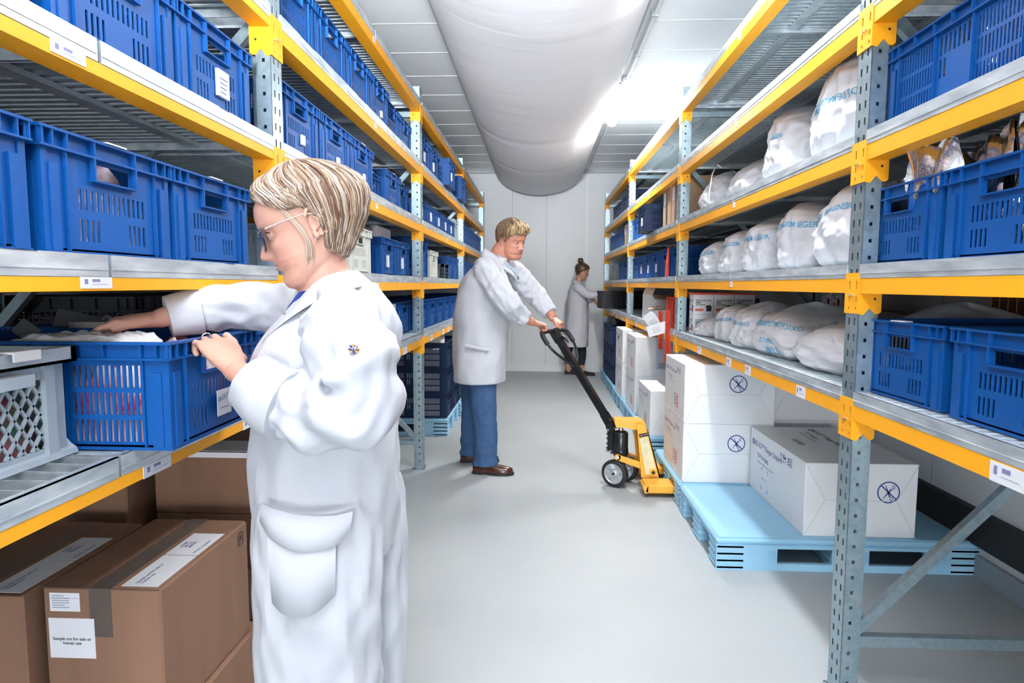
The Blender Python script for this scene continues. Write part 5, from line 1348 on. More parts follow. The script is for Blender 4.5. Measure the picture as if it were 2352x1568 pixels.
    # near sleeve
    limb(mb, [(-.450, 1.36, 1.265, .050, .055), (-.405, 1.305, 1.240, .078, .076), (-.375, 1.262, 1.180, .082, .082), (-.358, 1.238, 1.110, .074, .078), (-.400, 1.228, 1.076, .066, .072), (-.46, 1.232, 1.076, .060, .068), (-.52, 1.245, 1.098, .054, .060), (-.552, 1.256, 1.114, .050, .054)], 44, 8, fold=.014, ff=1.35, seed=12, ring_folds=((.10, .007, 95), (.19, .012, 90), (.28, .012, 85), (.36, .007, 95)))
    # far sleeve
    limb(mb, [(-.46, 1.55, 1.265, .05, .05), (-.53, 1.60, 1.262, .066, .066), (-.62, 1.645, 1.262, .058, .066), (-.71, 1.625, 1.272, .052, .058), (-.79, 1.575, 1.272, .050, .050), (-.865, 1.525, 1.258, .047, .044), (-.890, 1.508, 1.252, .046, .042)], 40, 8, fold=.011, ff=1.25, seed=18, ring_folds=((.10, .010, 85), (.2, .010, 75)))
    o = mb.build('coverall', COAT, t); skin_mods(o, .0055, 2, .5)
    # turned cuff
    g = MB(); g.M = MT
    limb(g, [(-.498, 1.237, 1.087, .067, .073), (-.530, 1.246, 1.100, .067, .070), (-.562, 1.256, 1.120, .062, .064), (-.585, 1.264, 1.134, .055, .056)], 32, 6, fold=.003, seed=4, ff=1)
    o = g.build('cuff', COAT, t); 
    g = MB(); g.M = MT
    limb(g, [(-.840, 1.543, 1.263, .058, .056), (-.870, 1.523, 1.257, .056, .053), (-.899, 1.502, 1.250, .054, .049)], 32, 5, fold=.002, seed=9)
    g.build('cuff', COAT, t)
    # collar and lapels
    for s in (-1, 1):
        g = MB(); g.M = MT
        A = [(-.418, 1.447, 1.362), (-.435, 1.447+s*.045, 1.360), (-.475, 1.447+s*.070, 1.345), (-.515, 1.446+s*.064, 1.312), (-.555, 1.446+s*.046, 1.268), (-.592, 1.446+s*.026, 1.220)]
        B = [(-.385, 1.447, 1.325), (-.395, 1.447+s*.075, 1.322), (-.455, 1.447+s*.120, 1.300), (-.520, 1.446+s*.125, 1.262), (-.590, 1.446+s*.110, 1.212), (-.622, 1.446+s*.065, 1.175)]
        strip(g, A, B, .005); o = g.build('collar', COAT, t); o.modifiers.new('sub', 'SUBSURF').levels = 1
    g = MB(); g.M = MT
    strip(g, [(-.515, 1.384, 1.315), (-.553, 1.399, 1.276), (-.588, 1.418, 1.232), (-.600, 1.43, 1.200)], [(-.530, 1.392, 1.312), (-.566, 1.408, 1.272), (-.597, 1.426, 1.228), (-.606, 1.44, 1.195)], .006); g.build('shirt_collar', NAVYS, t)
    # front placket, yoke seam, pocket with flap, sleeve badge
    g = MB(); g.M = MT
    for zz, xx in ((1.262, -.560), (1.232, -.588)): g.tube([(xx+.006, 1.385, zz), (xx-.001, 1.377, zz)], .005, 10)
    g.build('snap_button', STEEL, t)
    def lay(pts, off=.0): return pts
    g = MB(); g.M = MT; y = 1.45-.195
    strip(g, [(-.575, 1.272, .872), (-.54, 1.250, .870), (-.48, 1.238, .862), (-.42, 1.248, .858), (-.385, 1.270, .860)], [(-.580, 1.270, .835), (-.54, 1.232, .815), (-.48, 1.215, .796), (-.42, 1.236, .796), (-.390, 1.262, .820)], .006)
    g.build('pocket_flap', COAT, t)
    g = MB(); g.M = MT
    strip(g, [(-.552, 1.244, .815), (-.51, 1.226, .80), (-.46, 1.224, .80), (-.415, 1.248, .812)], [(-.545, 1.240, .675), (-.51, 1.220, .660), (-.46, 1.220, .660), (-.418, 1.246, .690)], .008)
    g.build('pocket', COAT, t)
    bc = Vector((-.345, 1.166, 1.212)); n_ = Vector((.15, -1, .20)).normalized(); u = Vector((1, .12, 0)).normalized(); v = n_.cross(u)*-1
    cols = {'n': mat('badge_navy', (.03, .04, .22), .5), 'o': mat('badge_orange', (.85, .30, .05), .5), 'g': mat('badge_lilac', (.25, .25, .42), .5)}
    for key, pts in {'n': ((0, .9), (-.85, .25), (-.62, -.3)), 'o': ((.6, .7), (.8, .1), (-.1, -.5), (-.5, .7)), 'g': ((.28, .2), (-.25, .1), (.45, -.3))}.items():
        g = MB(); g.M = MT
        for a, b in pts:
            c = bc+u*a*.0095+v*b*.0105; 
            g.tube([c+n_*-.012, c+n_*.0025], .0022, 10)
        g.build('sleeve_badge', cols[key], t)
    for s in (-1, 1):
        g = MB(); g.M = MT; shoe(g, (-.44, 1.45+s*.10, 0), (-1, 0, 0), 1); g.build('shoe', [WHITEP, SOLE], t)
    return t
def thing_part(name, parent):
    o = bpy.data.objects.new(name, None); COL.objects.link(o); o.parent = parent; return o
def shoe(mb, heel, d, sc=1, hs=1):
    heel, d = Vector(heel), Vector(d).normalized(); s = Vector((0, 0, 1)).cross(d); rs = []
    for x, w_, h_ in ((0, .022, .05), (.01, .030, .062), (.05, .034, .066), (.09, .034, .074), (.12, .038, .066), (.16, .044, .052), (.20, .045, .044), (.235, .040, .038), (.262, .026, .030), (.272, .010, .022)):
        c = heel+d*x*sc; ring = []
        for k in range(16):
            q = math.pi*k/15; ring.append(c+s*math.cos(q)*w_*sc+Vector((0, 0, (.018+math.sin(q)**.8*(h_*hs-.0))*sc)))
        rs.append([c+s*w_*sc+Vector((0, 0, .016*sc))]+ring+[c-s*w_*sc+Vector((0, 0, .016*sc))])
    mb.rings(rs, 0)
    rs = []
    for x, w_ in ((-.004, .020), (.01, .034), (.05, .038), (.09, .037), (.12, .041), (.16, .048), (.20, .049), (.235, .044), (.266, .028), (.28, .010)):
        c = heel+d*x*sc; z0 = 0 if (x < .085 or x > .11) else .006
        rs.append([c+s*w_*sc+Vector((0, 0, z0)), c+s*w_*sc+Vector((0, 0, .018*sc)), c-s*w_*sc+Vector((0, 0, .018*sc)), c-s*w_*sc+Vector((0, 0, z0))])
    mb.rings(rs, 1, smooth=False)
woman_front()

# ---- the man with the pallet truck
def man():
    t = thing('person', 'person in white lab coat and blue trousers leaning on the pallet truck handle', 'person', (-.40, 4.52, 0))
    MT = Matrix.Translation((.40, -4.52, 0)); SK = skin_mat('ruddy_skin', (.58, .27, .19), (.52, .17, .11), None)
    yaw, pit = R(-38), R(16)
    f = Vector((math.cos(yaw)*math.cos(pit), math.sin(yaw)*math.cos(pit), -math.sin(pit)))
    C = (-.205, 4.50, 1.648); sc = 1.08
    Mh = MT @ frame(C, f, R(5), sc)
    mb = MB(); head(mb, Mh, .010, .95); mb.M = MT
    limb(mb, [(-.335, 4.53, 1.44, .10, .09), (-.30, 4.53, 1.50, .075, .075), (-.262, 4.52, 1.56, .072, .076), (-.225, 4.51, 1.61, .07, .075)], 24, 5)
    limb(mb, [(-.42, 4.52, .8, .15, .12), (-.42, 4.52, 1.0, .17, .15), (-.40, 4.52, 1.2, .18, .14), (-.36, 4.52, 1.38, .17, .11), (-.33, 4.52, 1.48, .09, .08)], 24, 5, horiz=True)
    limb(mb, [(-.34, 4.36, 1.42, .05, .05), (-.21, 4.26, 1.22, .048, .048), (-.12, 4.345, 1.118, .038, .036), (-.045, 4.410, 1.070, .032, .028)], 16, 5)
    limb(mb, [(-.26, 4.70, 1.42, .05, .05), (-.04, 4.72, 1.26, .048, .048), (.065, 4.675, 1.145, .038, .036), (.098, 4.635, 1.088, .033, .030)], 16, 5)
    G = Vector((.57, .82, 0)).normalized()
    # fists around the grips: knuckles ahead of the bar, fingers wrapping down and back
    hand(mb, (-.030, 4.420, 1.066), (.048, 4.432, 1.046), (.5, .75, .2), (.15, -.05, -1), (62, 78, 40), 1.15, .0, 30, tdir=(.35, .75, -.55))
    hand(mb, (.100, 4.628, 1.084), (.168, 4.600, 1.046), (-.5, -.75, .2), (-.25, .1, -1), (62, 78, 40), 1.15, .0, 30, tdir=(.2, -.75, -.45))
    for s, x in ((-1, -.395), (1, -.47)): limb(mb, [(x, 4.52+s*.11, .85, .08, .08), (x, 4.54+s*.135, .47, .06, .06), (x, 4.54+s*.14, .09, .045, .045)], 16, 5, horiz=True)
    o = mb.build('body', SK, t); skin_mods(o, .0032, 2, .4)
    mb = MB(); mb.M = Mh
    mb.tube([(.086, -.023, -.059), (.0955, -.011, -.0620), (.0975, 0, -.0630), (.0955, .011, -.0620), (.086, .023, -.059)], [.0008, .0018, .0022, .0018, .0008], 8, 0, True, True, .6)
    mb.tube([(.087, -.018, -.0645), (.094, -.010, -.0675), (.096, 0, -.0685), (.094, .010, -.0675), (.087, .018, -.0645)], [.0008, .0018, .0024, .0018, .0008], 8, 0, True, True, .6)
    mb.build('lips', mat('lips_brownish', (.50, .18, .15), .45), t)
    face_parts(Mh, t, mat('brow_fair', (.30, .16, .08), .8))
    cfg = {'end': [(0, .074), (.45, .066), (.8, .052), (1.1, .030), (1.3, -.012), (1.5, .008), (1.7, .010), (1.95, -.045), (2.4, -.066), (3.15, -.070)], 'out': [(0, .026), (.5, .022), (1.0, .010), (1.6, .008), (2.4, .010), (3.15, .012)], 'lift': .020, 'tuck': .7, 'wd': .060, 'bk': -.086}
    HM = hair_mat('brown_blond_hair', [(.07, .042, .025), (.17, .10, .055), (.42, .29, .15)], 40)
    HL = mat('sun_blond_hair', (.60, .43, .22), .35); HD = mat('brown_hair', (.10, .058, .032), .5); HMd = mat('mid_brown_hair', (.26, .16, .085), .45)
    mb = MB(); mb.M = Mh; n, m_ = 90, 24; rs = []
    for j in range(m_+1):
        ph = .01+j/m_*.99; rs.append([cap_point(2*math.pi*k/n-math.pi, ph, cfg)+Vector((0, 0, .006*noise.noise(Vector((k*.12, ph*4, 5))))) for k in range(n)])
    mb.rings(rs+[[p*.93 for p in rs[-1]]], cap=False); mb.add(rs[0], [tuple(range(n-1, -1, -1))]); mb.build('hair', HM, t)
    random.seed(11); paths = []; paths2 = []
    for i in range(420):
        th0 = random.uniform(-3.1, 3.1); top = abs(th0) < 1.1; ph0 = random.uniform(.0, .5); ln = random.uniform(.8, 1.03); pts = []
        sw = random.uniform(-.35, .1) if top else random.uniform(-.1, .25)*(1 if th0 > 0 else -1)
        for k in range(8):
            u = k/7; th = th0+sw*u; p = cap_point(max(-3.13, min(3.13, th)), min(1.02, ph0+(ln-ph0)*u), cfg)
            lift_ = (.010*math.sin(u*3.0)*random.uniform(.6, 1.2) if top else .002)
            pts.append(p+Vector((math.cos(th)*.6, math.sin(th)*.6, .8))*lift_+Vector((math.cos(th), math.sin(th), 0))*.002)
        (paths2 if top and random.random() < .7 else paths).append((pts, random.uniform(.0018, .0034)))
    for i in range(40):    # quiff falling over the forehead
        a = random.uniform(-.045, .03); pts = [(.02, a*.6, .128), (.06, a*.9, .126+random.uniform(-.005, .006)), (.095, a*1.1, .108), (.116, a*1.2-.006, .085), (.118, a*1.25-.012, .066+random.uniform(-.006, .01)), (.110, a*1.2-.014, .056)]
        paths2.append((pts, .0032))
    hair_strands('hair_strands', t, Mh, [HD, HMd, HD], paths, seed=3); hair_strands('hair_fringe', t, Mh, [HL, HMd, HL, HMd], paths2, seed=4)
    # coat
    mb = MB(); mb.M = MT
    limb(mb, [(-.425, 4.52, .645, .235, .180), (-.425, 4.52, .74, .232, .185), (-.42, 4.52, .88, .230, .192), (-.412, 4.52, 1.02, .235, .200), (-.40, 4.52, 1.15, .240, .200), (-.392, 4.52, 1.27, .248, .185), (-.380, 4.52, 1.37, .240, .160), (-.362, 4.525, 1.44, .198, .125), (-.318, 4.528, 1.495, .115, .098), (-.305, 4.528, 1.52, .092, .085)], 52, 7, fold=.008, ff=1.4, fz=3, seed=31, horiz=True)
    limb(mb, [(-.38, 4.42, 1.43, .07, .07), (-.355, 4.345, 1.425, .088, .090), (-.295, 4.285, 1.325, .082, .090), (-.215, 4.255, 1.215, .074, .080), (-.150, 4.315, 1.140, .062, .066), (-.098, 4.358, 1.100, .053, .056)], 36, 8, fold=.011, ff=1.3, seed=35, ring_folds=((.22, .006, 90),))
    limb(mb, [(-.30, 4.62, 1.43, .07, .07), (-.215, 4.70, 1.425, .082, .085), (-.12, 4.725, 1.345, .076, .082), (-.03, 4.72, 1.255, .068, .072), (.035, 4.69, 1.175, .060, .062), (.078, 4.66, 1.122, .052, .054)], 36, 8, fold=.011, ff=1.3, seed=38, ring_folds=((.24, .006, 90),))
    o = mb.build('lab_coat', COAT, t); skin_mods(o, .0065, 2, .5)
    for s in (-1, 1):
        g = MB(); g.M = MT
        A = [(-.385, 4.528, 1.585), (-.37, 4.528+s*.065, 1.575), (-.32, 4.528+s*.088, 1.545), (-.26, 4.526+s*.078, 1.500), (-.20, 4.524+s*.045, 1.44), (-.170, 4.522+s*.02, 1.39)]
        B = [(-.425, 4.528, 1.535), (-.41, 4.528+s*.09, 1.528), (-.34, 4.528+s*.138, 1.490), (-.25, 4.526+s*.130, 1.440), (-.185, 4.524+s*.115, 1.395), (-.155, 4.522+s*.075, 1.35)]
        strip(g, A, B, .006); g.build('collar', COAT, t)
        g = MB(); g.M = MT
        A = [(-.30, 4.528+s*.075, 1.545), (-.245, 4.526+s*.068, 1.505), (-.20, 4.524+s*.045, 1.46), (-.175, 4.522+s*.01, 1.43)]
        B = [(-.28, 4.528+s*.085, 1.515), (-.225, 4.526+s*.075, 1.465), (-.175, 4.524+s*.045, 1.415), (-.165, 4.522+s*.012, 1.375)]
        strip(g, A, B, .004); g.build('shirt_collar', SHIRT, t)
    g = MB(); g.M = MT; strip(g, [(-.20, 4.50, 1.45), (-.178, 4.505, 1.40), (-.168, 4.51, 1.36)], [(-.20, 4.55, 1.45), (-.178, 4.54, 1.40), (-.168, 4.53, 1.36)], .02); g.build('shirt', SHIRT, t)
    g = MB(); g.M = MT; strip(g, [(-.185, 4.33, 1.29), (-.165, 4.38, 1.285), (-.158, 4.43, 1.282)], [(-.180, 4.33, 1.245), (-.158, 4.38, 1.225), (-.150, 4.43, 1.24)], .006)
    g.build('pocket_flap', COAT, t)
    g = MB(); g.M = MT
    for zz, yy in ((1.385, 4.475), (1.375, 4.565)): g.tube([(-.162, yy, zz), (-.150, yy-.006, zz)], .007, 10)
    g.build('snap_button', STEEL, t)
    g = MB(); g.M = MT     # side slit and hip pocket welt
    strip(g, [(-.50, 4.283, .93), (-.42, 4.276, .915), (-.34, 4.288, .90)], [(-.50, 4.281, .905), (-.42, 4.274, .89), (-.34, 4.286, .875)], .006); g.build('pocket_welt', COAT, t)
    for s, x, xk, xa in ((-1, -.400, -.385, -.375), (1, -.47, -.485, -.50)):
        g = MB(); g.M = MT
        limb(g, [(x, 4.52+s*.09, .88, .095, .105), (x, 4.53+s*.115, .70, .088, .100), (xk, 4.53+s*.13, .48, .072, .085), (xa+.004, 4.54+s*.135, .26, .064, .078), (xa, 4.54+s*.14, .12, .062, .080), (xa, 4.54+s*.14, .062, .064, .084)], 32, 7, fold=.008, ff=1.1, seed=41+s, horiz=True)
        o = g.build('trouser_leg', JEANS, t)
        g = MB(); g.M = MT; shoe(g, (xa-.085, 4.54+s*.14, 0), (1, -.10 if s < 0 else .05, 0), 1.04)
        g.build('loafer', [LEATH, SOLE], t)
    return t
man()

# ---- the woman at the far end
def woman_far():
    t = thing('person', 'person in white lab coat with dark hair bun at the far end', 'person', (.56, 9.40, 0))
    MT = Matrix.Translation((-.56, -9.40, 0)); SK = skin_mat('warm_skin', (.52, .27, .18), (.45, .18, .11), None)
    f = Vector((math.cos(R(6))*math.cos(R(14)), -math.sin(R(6)), -math.sin(R(14)))); Mh = MT @ frame((.615, 9.39, 1.535), f, 0, .98)
    mb = MB(); head(mb, Mh, 0, 1.0, 56); mb.M = MT
    limb(mb, [(.545, 9.39, 1.30, .06, .06), (.565, 9.39, 1.37, .048, .050), (.59, 9.39, 1.44, .046, .050), (.60, 9.39, 1.50, .045, .045)], 16, 4)
    limb(mb, [(.56, 9.40, .5, .10, .08), (.56, 9.40, .9, .12, .10), (.56, 9.40, 1.2, .13, .09), (.55, 9.40, 1.33, .08, .06)], 20, 4, horiz=True)
    limb(mb, [(.55, 9.26, 1.28, .04, .04), (.70, 9.18, 1.18, .036, .036), (.86, 9.16, 1.20, .026, .024), (.895, 9.155, 1.215, .024, .02)], 14, 4)
    hand(mb, (.895, 9.155, 1.215), (.955, 9.135, 1.255), (.1, .6, .5), (.3, -.1, -1), (35, 45, 30), .95, .04, 15)
    limb(mb, [(.55, 9.54, 1.28, .04, .04), (.68, 9.50, 1.14, .036, .036), (.78, 9.30, 1.12, .026, .024), (.80, 9.27, 1.10, .024, .02)], 14, 4)
    hand(mb, (.800, 9.27, 1.10), (.845, 9.24, 1.04), (.1, -.6, .5), (.8, -.2, .1), (25, 30, 20), .95, .04, 15)
    for s, x in ((-1, .635), (1, .44)): limb(mb, [(.56, 9.40+s*.08, .6, .04, .04), (x-.01, 9.42+s*.06, .3, .034, .034), (x, 9.42+s*.06, .08, .034, .036), (x+.02, 9.42+s*.06, .04, .034, .045)], 14, 4, horiz=True)
    o = mb.build('body', SK, t); skin_mods(o, .0045, 2, .4)
    face_parts(Mh, t, mat('brow_dark', (.03, .02, .015), .8))
    cfg = {'end': [(0, .066), (.5, .058), (.9, .040), (1.25, .010), (1.6, -.01), (1.9, -.05), (2.4, -.070), (3.15, -.075)], 'out': [(0, .009), (1, .011), (2, .014), (3.15, .014)], 'lift': .012, 'tuck': .75, 'wd': .056, 'bk': -.088}
    HB_ = hair_mat('dark_brown_hair', [(.03, .017, .012), (.06, .032, .02), (.14, .08, .05)], 50)
    mb = MB(); mb.M = Mh; rs = [[cap_point(2*math.pi*k/64-math.pi, .01+j/20*.99, cfg) for k in range(64)] for j in range(21)]
    mb.rings(rs+[[p*.92 for p in rs[-1]]], cap=False); mb.add(rs[0], [tuple(range(63, -1, -1))]); mb.build('hair', HB_, t)
    mb = MB(); mb.M = Mh; c = Vector((-.055, 0, .142)); rs = []
    for j in range(1, 14):
        a = math.pi*j/14; rs.append([c+Vector((math.sin(a)*math.cos(q), math.sin(a)*math.sin(q), math.cos(a)))*(.040+.006*math.sin(q*5+a*4)+.004*noise.noise(Vector((q, a*3, 2)))) for q in [6.2832*i/24 for i in range(24)]])
    mb.rings(rs); mb.build('hair_bun', HB_, t)
    mb = MB(); mb.M = MT
    limb(mb, [(.535, 9.40, .43, .215, .185), (.545, 9.40, .55, .21, .178), (.555, 9.40, .75, .195, .165), (.558, 9.40, .95, .18, .155), (.560, 9.40, 1.10, .18, .150), (.556, 9.40, 1.22, .19, .128), (.548, 9.395, 1.30, .16, .098), (.548, 9.392, 1.35, .08, .070), (.555, 9.39, 1.375, .062, .060)], 40, 6, fold=.009, ff=1.4, fz=3, seed=51, horiz=True)
    limb(mb, [(.53, 9.31, 1.30, .06, .06), (.565, 9.235, 1.285, .066, .068), (.64, 9.195, 1.225, .058, .062), (.71, 9.180, 1.190, .052, .056), (.79, 9.170, 1.190, .046, .048), (.865, 9.160, 1.205, .040, .040)], 28, 6, fold=.008, ff=1.2, seed=55)
    limb(mb, [(.53, 9.49, 1.30, .06, .06), (.58, 9.54, 1.265, .062, .064), (.66, 9.51, 1.17, .054, .056), (.72, 9.42, 1.12, .048, .05), (.765, 9.32, 1.115, .040, .04)], 28, 6, fold=.006, ff=1.2, seed=57)
    o = mb.build('lab_coat', COATG, t); skin_mods(o, .008, 2, .5)
    for s in (-1, 1):
        g = MB(); g.M = MT
        strip(g, [(.50, 9.39, 1.405), (.525, 9.39+s*.05, 1.40), (.58, 9.39+s*.055, 1.375), (.64, 9.39+s*.03, 1.32)], [(.47, 9.39, 1.365), (.49, 9.39+s*.08, 1.36), (.57, 9.39+s*.095, 1.33), (.66, 9.39+s*.07, 1.28)], .006); g.build('collar', COATG, t)
    for s, x in ((-1, .635), (1, .44)):
        g = MB(); g.M = MT; limb(g, [(.56, 9.40+s*.08, .65, .075, .085), (x, 9.42+s*.06, .36, .052, .06), (x-.01, 9.42+s*.06, .16, .042, .048)], 20, 5, horiz=True); g.build('trouser_leg', BLACKC, t)
        g = MB(); g.M = MT; shoe(g, (x-.05, 9.42+s*.06-.0, 0), (1, -.05, 0), .88, .9); g.build('shoe', [BLACKC, SOLE], t)
woman_far()
# ------------------------------------------------------------------ pallet truck
def pallet_truck():
    ox, oy = .555, 4.205
    t = thing('pallet_truck', 'yellow hand pallet truck with black handle pushed into a blue pallet', 'pallet truck', (ox, oy, 0))
    RZ = lambda a: Matrix.Rotation(a, 4, 'Z')
    # chassis: sloped frame plate, shoulder and the two forks
    mb = MB()
    def prism(pts, y0, y1, mi=0):
        n = len(pts); A = [(x, y0, z) for x, z in pts]; B = [(x, y1, z) for x, z in pts]
        mb.add(A+B, [tuple(range(n)), tuple(range(2*n-1, n-1, -1))]+[(i, n+i, n+(i+1) % n, (i+1) % n) for i in range(n)], mi)
    for y0, y1 in ((-.265, -.255), (.255, .265)):
        pass
    # A-shaped side profile
    prof = [(.075, .425), (.105, .428), (.140, .41), (.155, .37), (.235, .085), (.150, .085), (.118, .30), (.090, .40)]
    prism([(.085, .43), (.130, .425), (.155, .395), (.245, .075), (.120, .075)], -.10, -.092)
    prism([(.085, .43), (.130, .425), (.155, .395), (.245, .075), (.120, .075)], .092, .10)
    prism([(.145, .41), (.155, .395), (.245, .075), (.237, .072)], -.10, .10)
    prism([(-.055, .435), (-.05, .445), (.12, .445), (.145, .43), (.155, .40), (.145, .385), (.06, .385), (.03, .395), (-.045, .40)], -.06, .06)
    mb.build('chassis', YELJ, t)
    mb = MB(); prism([(.105, .33), (.150, .36), (.225, .095), (.150, .095)], -.1015, -.1001); o = mb.build('worn_panel', YELW, t); o['label'] = 'scratched pale panel of the chassis'
    mb = MB(); prism([(.098, .365), (.162, .378), (.166, .355), (.103, .342)], -.1025, -.1014); o = mb.build('warning_sticker', BLACKE, t)
    mb = MB(); mb.add([(.108, -.1028, .349), (.122, -.1028, .352), (.116, -.1028, .366)], [(0, 1, 2)]); mb.build('warning_triangle', REDL, o)
    mb = MB(); put_text(mb, 'WARNING', .0085, (.128, -.1029, .358), (.98, 0, .2), (-.2, 0, .98)); mb.build('printed_text', YELJ, o)
    mb = MB(); mb.tube([(.195, -.115, .115), (.195, -.10, .115)], .024, 20); mb.build('bearing_boss', YELJ, t)
    mb = MB(); mb.tube([(.195, -.1175, .115), (.195, -.114, .115)], .012, 16); mb.build('axle_hole', BLACKE, t)
    for yc in (-.205, .205):
        mb = MB(); mb.bbox(.115, 1.27, yc-.078, yc+.078, .030, .082, .008)
        mb.hexa([(.115, yc-.078, .03), (.135, yc-.078, .03), (.135, yc+.078, .03), (.115, yc+.078, .03), (.105, yc-.07, .07), (.135, yc-.078, .084), (.135, yc+.078, .084), (.105, yc+.07, .07)])
        f = mb.build('fork', YELJ, t)
        mb = MB(); mb.tube([(1.12, yc-.03, .036), (1.12, yc+.03, .036)], .036, 16); mb.build('fork_roller', BLACKRUB, f)
    mb = MB()
    for yy in (-.085, .085):
        a, b = Vector((-.035, yy, .205)), Vector((.20, yy, .125)); d = (b-a).normalized(); c = d.cross(Vector((0, 1, 0)))*.018; n_ = Vector((0, .007, 0))
        mb = MB(); mb.hexa([a-c-n_, a+c-n_, a+c+n_, a-c+n_, b-c*1.25-n_, b+c*1.25-n_, b+c*1.25+n_, b-c*1.25+n_]); mb.tube([a-n_*1.0, a+n_*1.0], .020, 16)
        o = mb.build('push_rod', YELJ, t)
        mb = MB(); mb.tube([a-n_*1.5, a+n_*1.5], .0105, 12); mb.build('bolt', STEEL, o)
    # pump
    mb = MB()
    mb.tube([(-.005, 0, .235), (-.005, 0, .247)], .052, 24); mb.tube([(-.005, 0, .245), (-.005, 0, .345), (-.005, 0, .358), (-.005, 0, .366)], [.049, .049, .042, .022], 24)
    mb.tube([(-.005, 0, .185), (-.005, 0, .200), (-.005, 0, .215), (-.005, 0, .237)], [.040, .050, .054, .050], 24)
    mb.build('pump', BLACKE, t)
    mb = MB(); mb.tube([(-.005, 0, .362), (-.005, 0, .398)], .016, 18); mb.build('piston', STEEL, t)
    # steered group: wheels and drawbar
    a = math.atan2(.57, -.82)   # direction of the drawbar
    st = thing_part('steering_head', t); st.location = (-.005, 0, 0); st.rotation_euler = (0, 0, a)
    mb = MB(); mb.tube([(0, 0, .085), (0, 0, .13), (0, 0, .17), (0, 0, .20)], [.030, .032, .040, .036], 18); mb.tube([(0, -.05, .09), (0, .05, .09)], .018, 12)
    mb.bbox(-.028, .028, -.032, .032, .085, .15, .008); mb.build('fork_head', BLACKE, st)
    for s in (-1, 1):
        y = s*.075
        mb = MB(); n = 40; prof = [(.068, -.024), (.082, -.026), (.090, -.018), (.0915, 0), (.090, .018), (.082, .026), (.068, .024)]
        mb.rings([[(r_*math.cos(q), y+w_, .0915+r_*math.sin(q)) for q in [6.2832*i/n for i in range(n)]] for r_, w_ in prof], cap=False)
        w = mb.build('wheel', BLACKRUB, st)
        mb = MB()
        mb.rings([[(r_*math.cos(q), y+w_, .0915+r_*math.sin(q)) for q in [6.2832*i/n for i in range(n)]] for r_, w_ in ((.062, -.022), (.0685, -.024), (.0685, .024), (.062, .022), (.062, -.022))], cap=False)
        mb.rings([[(r_*math.cos(q), y+w_, .0915+r_*math.sin(q)) for q in [6.2832*i/n for i in range(n)]] for r_, w_ in ((.010, -.022), (.022, -.024), (.024, -.018), (.024, .018), (.022, .024), (.010, .022))], cap=True)
        for k in range(8):
            q = 6.2832*k/8+.2; d = Vector((math.cos(q), 0, math.sin(q))); e = Vector((-math.sin(q), 0, math.cos(q))); c = Vector((0, y, .0915))
            mb.hexa([c+d*.022-e*.005+Vector((0, -.016, 0)), c+d*.063-e*.010+Vector((0, -.016, 0)), c+d*.063+e*.010+Vector((0, -.016, 0)), c+d*.022+e*.005+Vector((0, -.016, 0)),
                     c+d*.022-e*.005+Vector((0, .016, 0)), c+d*.063-e*.010+Vector((0, .016, 0)), c+d*.063+e*.010+Vector((0, .016, 0)), c+d*.022+e*.005+Vector((0, .016, 0))])
        mb.rings([[(r_*math.cos(q), y, .0915+r_*math.sin(q)) for q in [6.2832*i/n for i in range(n)]] for r_ in (.02, .064)], cap=False)
        mb.build('wheel_rim', mat('cast_aluminium', (.62, .65, .68), .35, .7) if 'cast_aluminium' not in MATS else MATS['cast_aluminium'], w)
        mb = MB(); mb.tube([(0, y-.026, .0915), (0, y+.026, .0915)], .009, 12); mb.build('wheel_hub', BLACKE, w)
    # pump linkage in front of the cylinder (local +x points to the man)
    mb = MB(); mb.bbox(.045, .088, -.030, .030, .225, .345, .006); mb.bbox(.035, .07, -.036, .036, .205, .235, .006); mb.bbox(.052, .095, -.024, .024, .330, .400, .008)
    for z in (.235, .265, .30, .33): mb.box(.044, .092, -.034, .034, z, z+.008)
    mb.tube([(.098, -.018, .24), (.098, -.018, .33)], .007, 8); mb.build('pump_linkage', BLACKE, st)
    mb = MB()
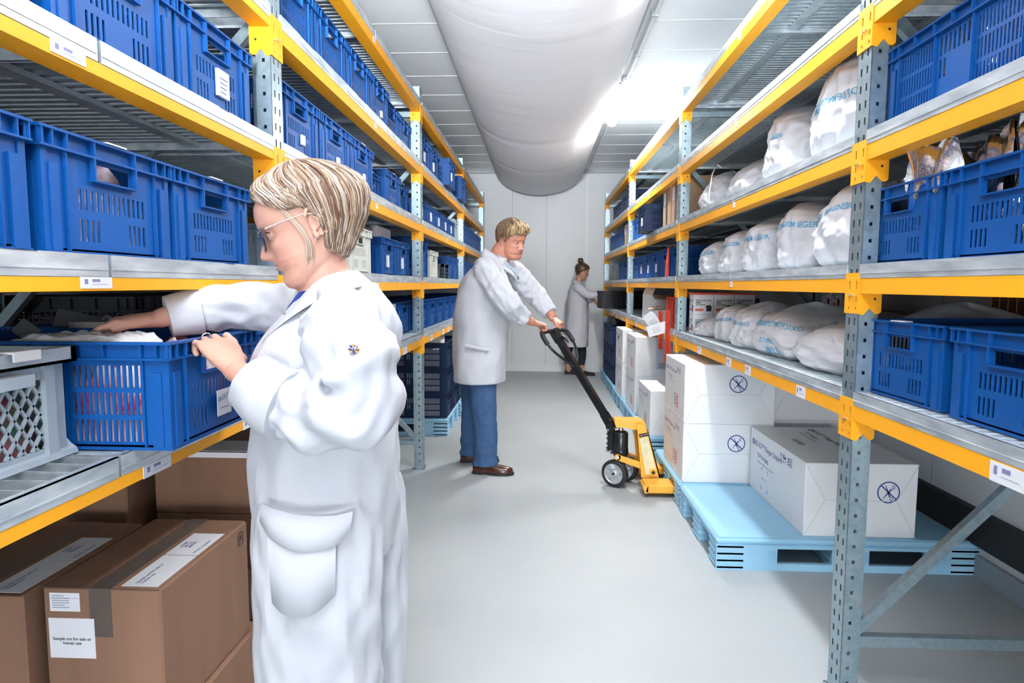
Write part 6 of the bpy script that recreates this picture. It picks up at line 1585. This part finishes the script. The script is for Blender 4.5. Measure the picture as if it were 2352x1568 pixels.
    for x, z in ((.075, .365), (.055, .222), (.082, .222)): mb.tube([(x, -.044, z), (x, .044, z)], .0095, 10)
    mb.build('bolt', STEEL, st)
    # drawbar
    B0 = Vector((.070, 0, .385)); B1 = Vector((.545, 0, 1.005)); d = (B1-B0).normalized(); up = d.cross(Vector((0, 1, 0))).normalized()
    hd = thing_part('handle', st)
    def rbox(mb, p, q, w0, h0, w1=None, h1=None):
        w1 = w0 if w1 is None else w1; h1 = h0 if h1 is None else h1; Y = Vector((0, 1, 0))
        mb.hexa([p-Y*w0-up*h0, p+Y*w0-up*h0, p+Y*w0+up*h0, p-Y*w0+up*h0, q-Y*w1-up*h1, q+Y*w1-up*h1, q+Y*w1+up*h1, q-Y*w1+up*h1])
    mb = MB(); rbox(mb, B0-d*.02, B0+d*.10, .034, .022, .026, .022); rbox(mb, B0+d*.08, B1, .020, .022); mb.tube([B0+Vector((0, -.038, -.0)), B0+Vector((0, .038, 0))], .026, 14)
    mb.build('drawbar', BLACKE, hd)
    mb = MB(); Y = Vector((0, 1, 0))
    for s in (-1, 1):
        g = lambda a_, w_: B0+d*a_+Y*s*w_
        Lb = (B1-B0).length
        P_ = catmull([list(g(Lb-.30, .014)), list(g(Lb-.235, .085)), list(g(Lb-.15, .150)), list(g(Lb-.07, .168))], 4)
        mb.tube(P_, .0095, 10)
    mb.build('loop_tube', BLACKE, hd)
    for s in (-1, 1):
        P_ = catmull([list(B0+d*(Lb-.10)+Y*s*.165), list(B0+d*(Lb-.035)+Y*s*.165), list(B0+d*(Lb-.002)+Y*s*.135), list(B0+d*(Lb+.004)+Y*s*.03)], 4)
        mb = MB(); mb.tube(P_, .0165, 12); mb.build('grip', BLACKRUB, hd)
    mb = MB(); mb.tube([B1-Y*.035, B1+Y*.035], .017, 12); rbox(mb, B1-d*.09, B1+d*.005, .026, .026); mb.build('handle_head', BLACKE, hd)
    mb = MB(); q = B1-d*.06; mb.tube([q+up*.02, q+up*.045-d*.02, q+up*.055-d*.075], [.008, .009, .006], 8); mb.build('release_lever', BLACKE, hd)
    return t
pallet_truck()
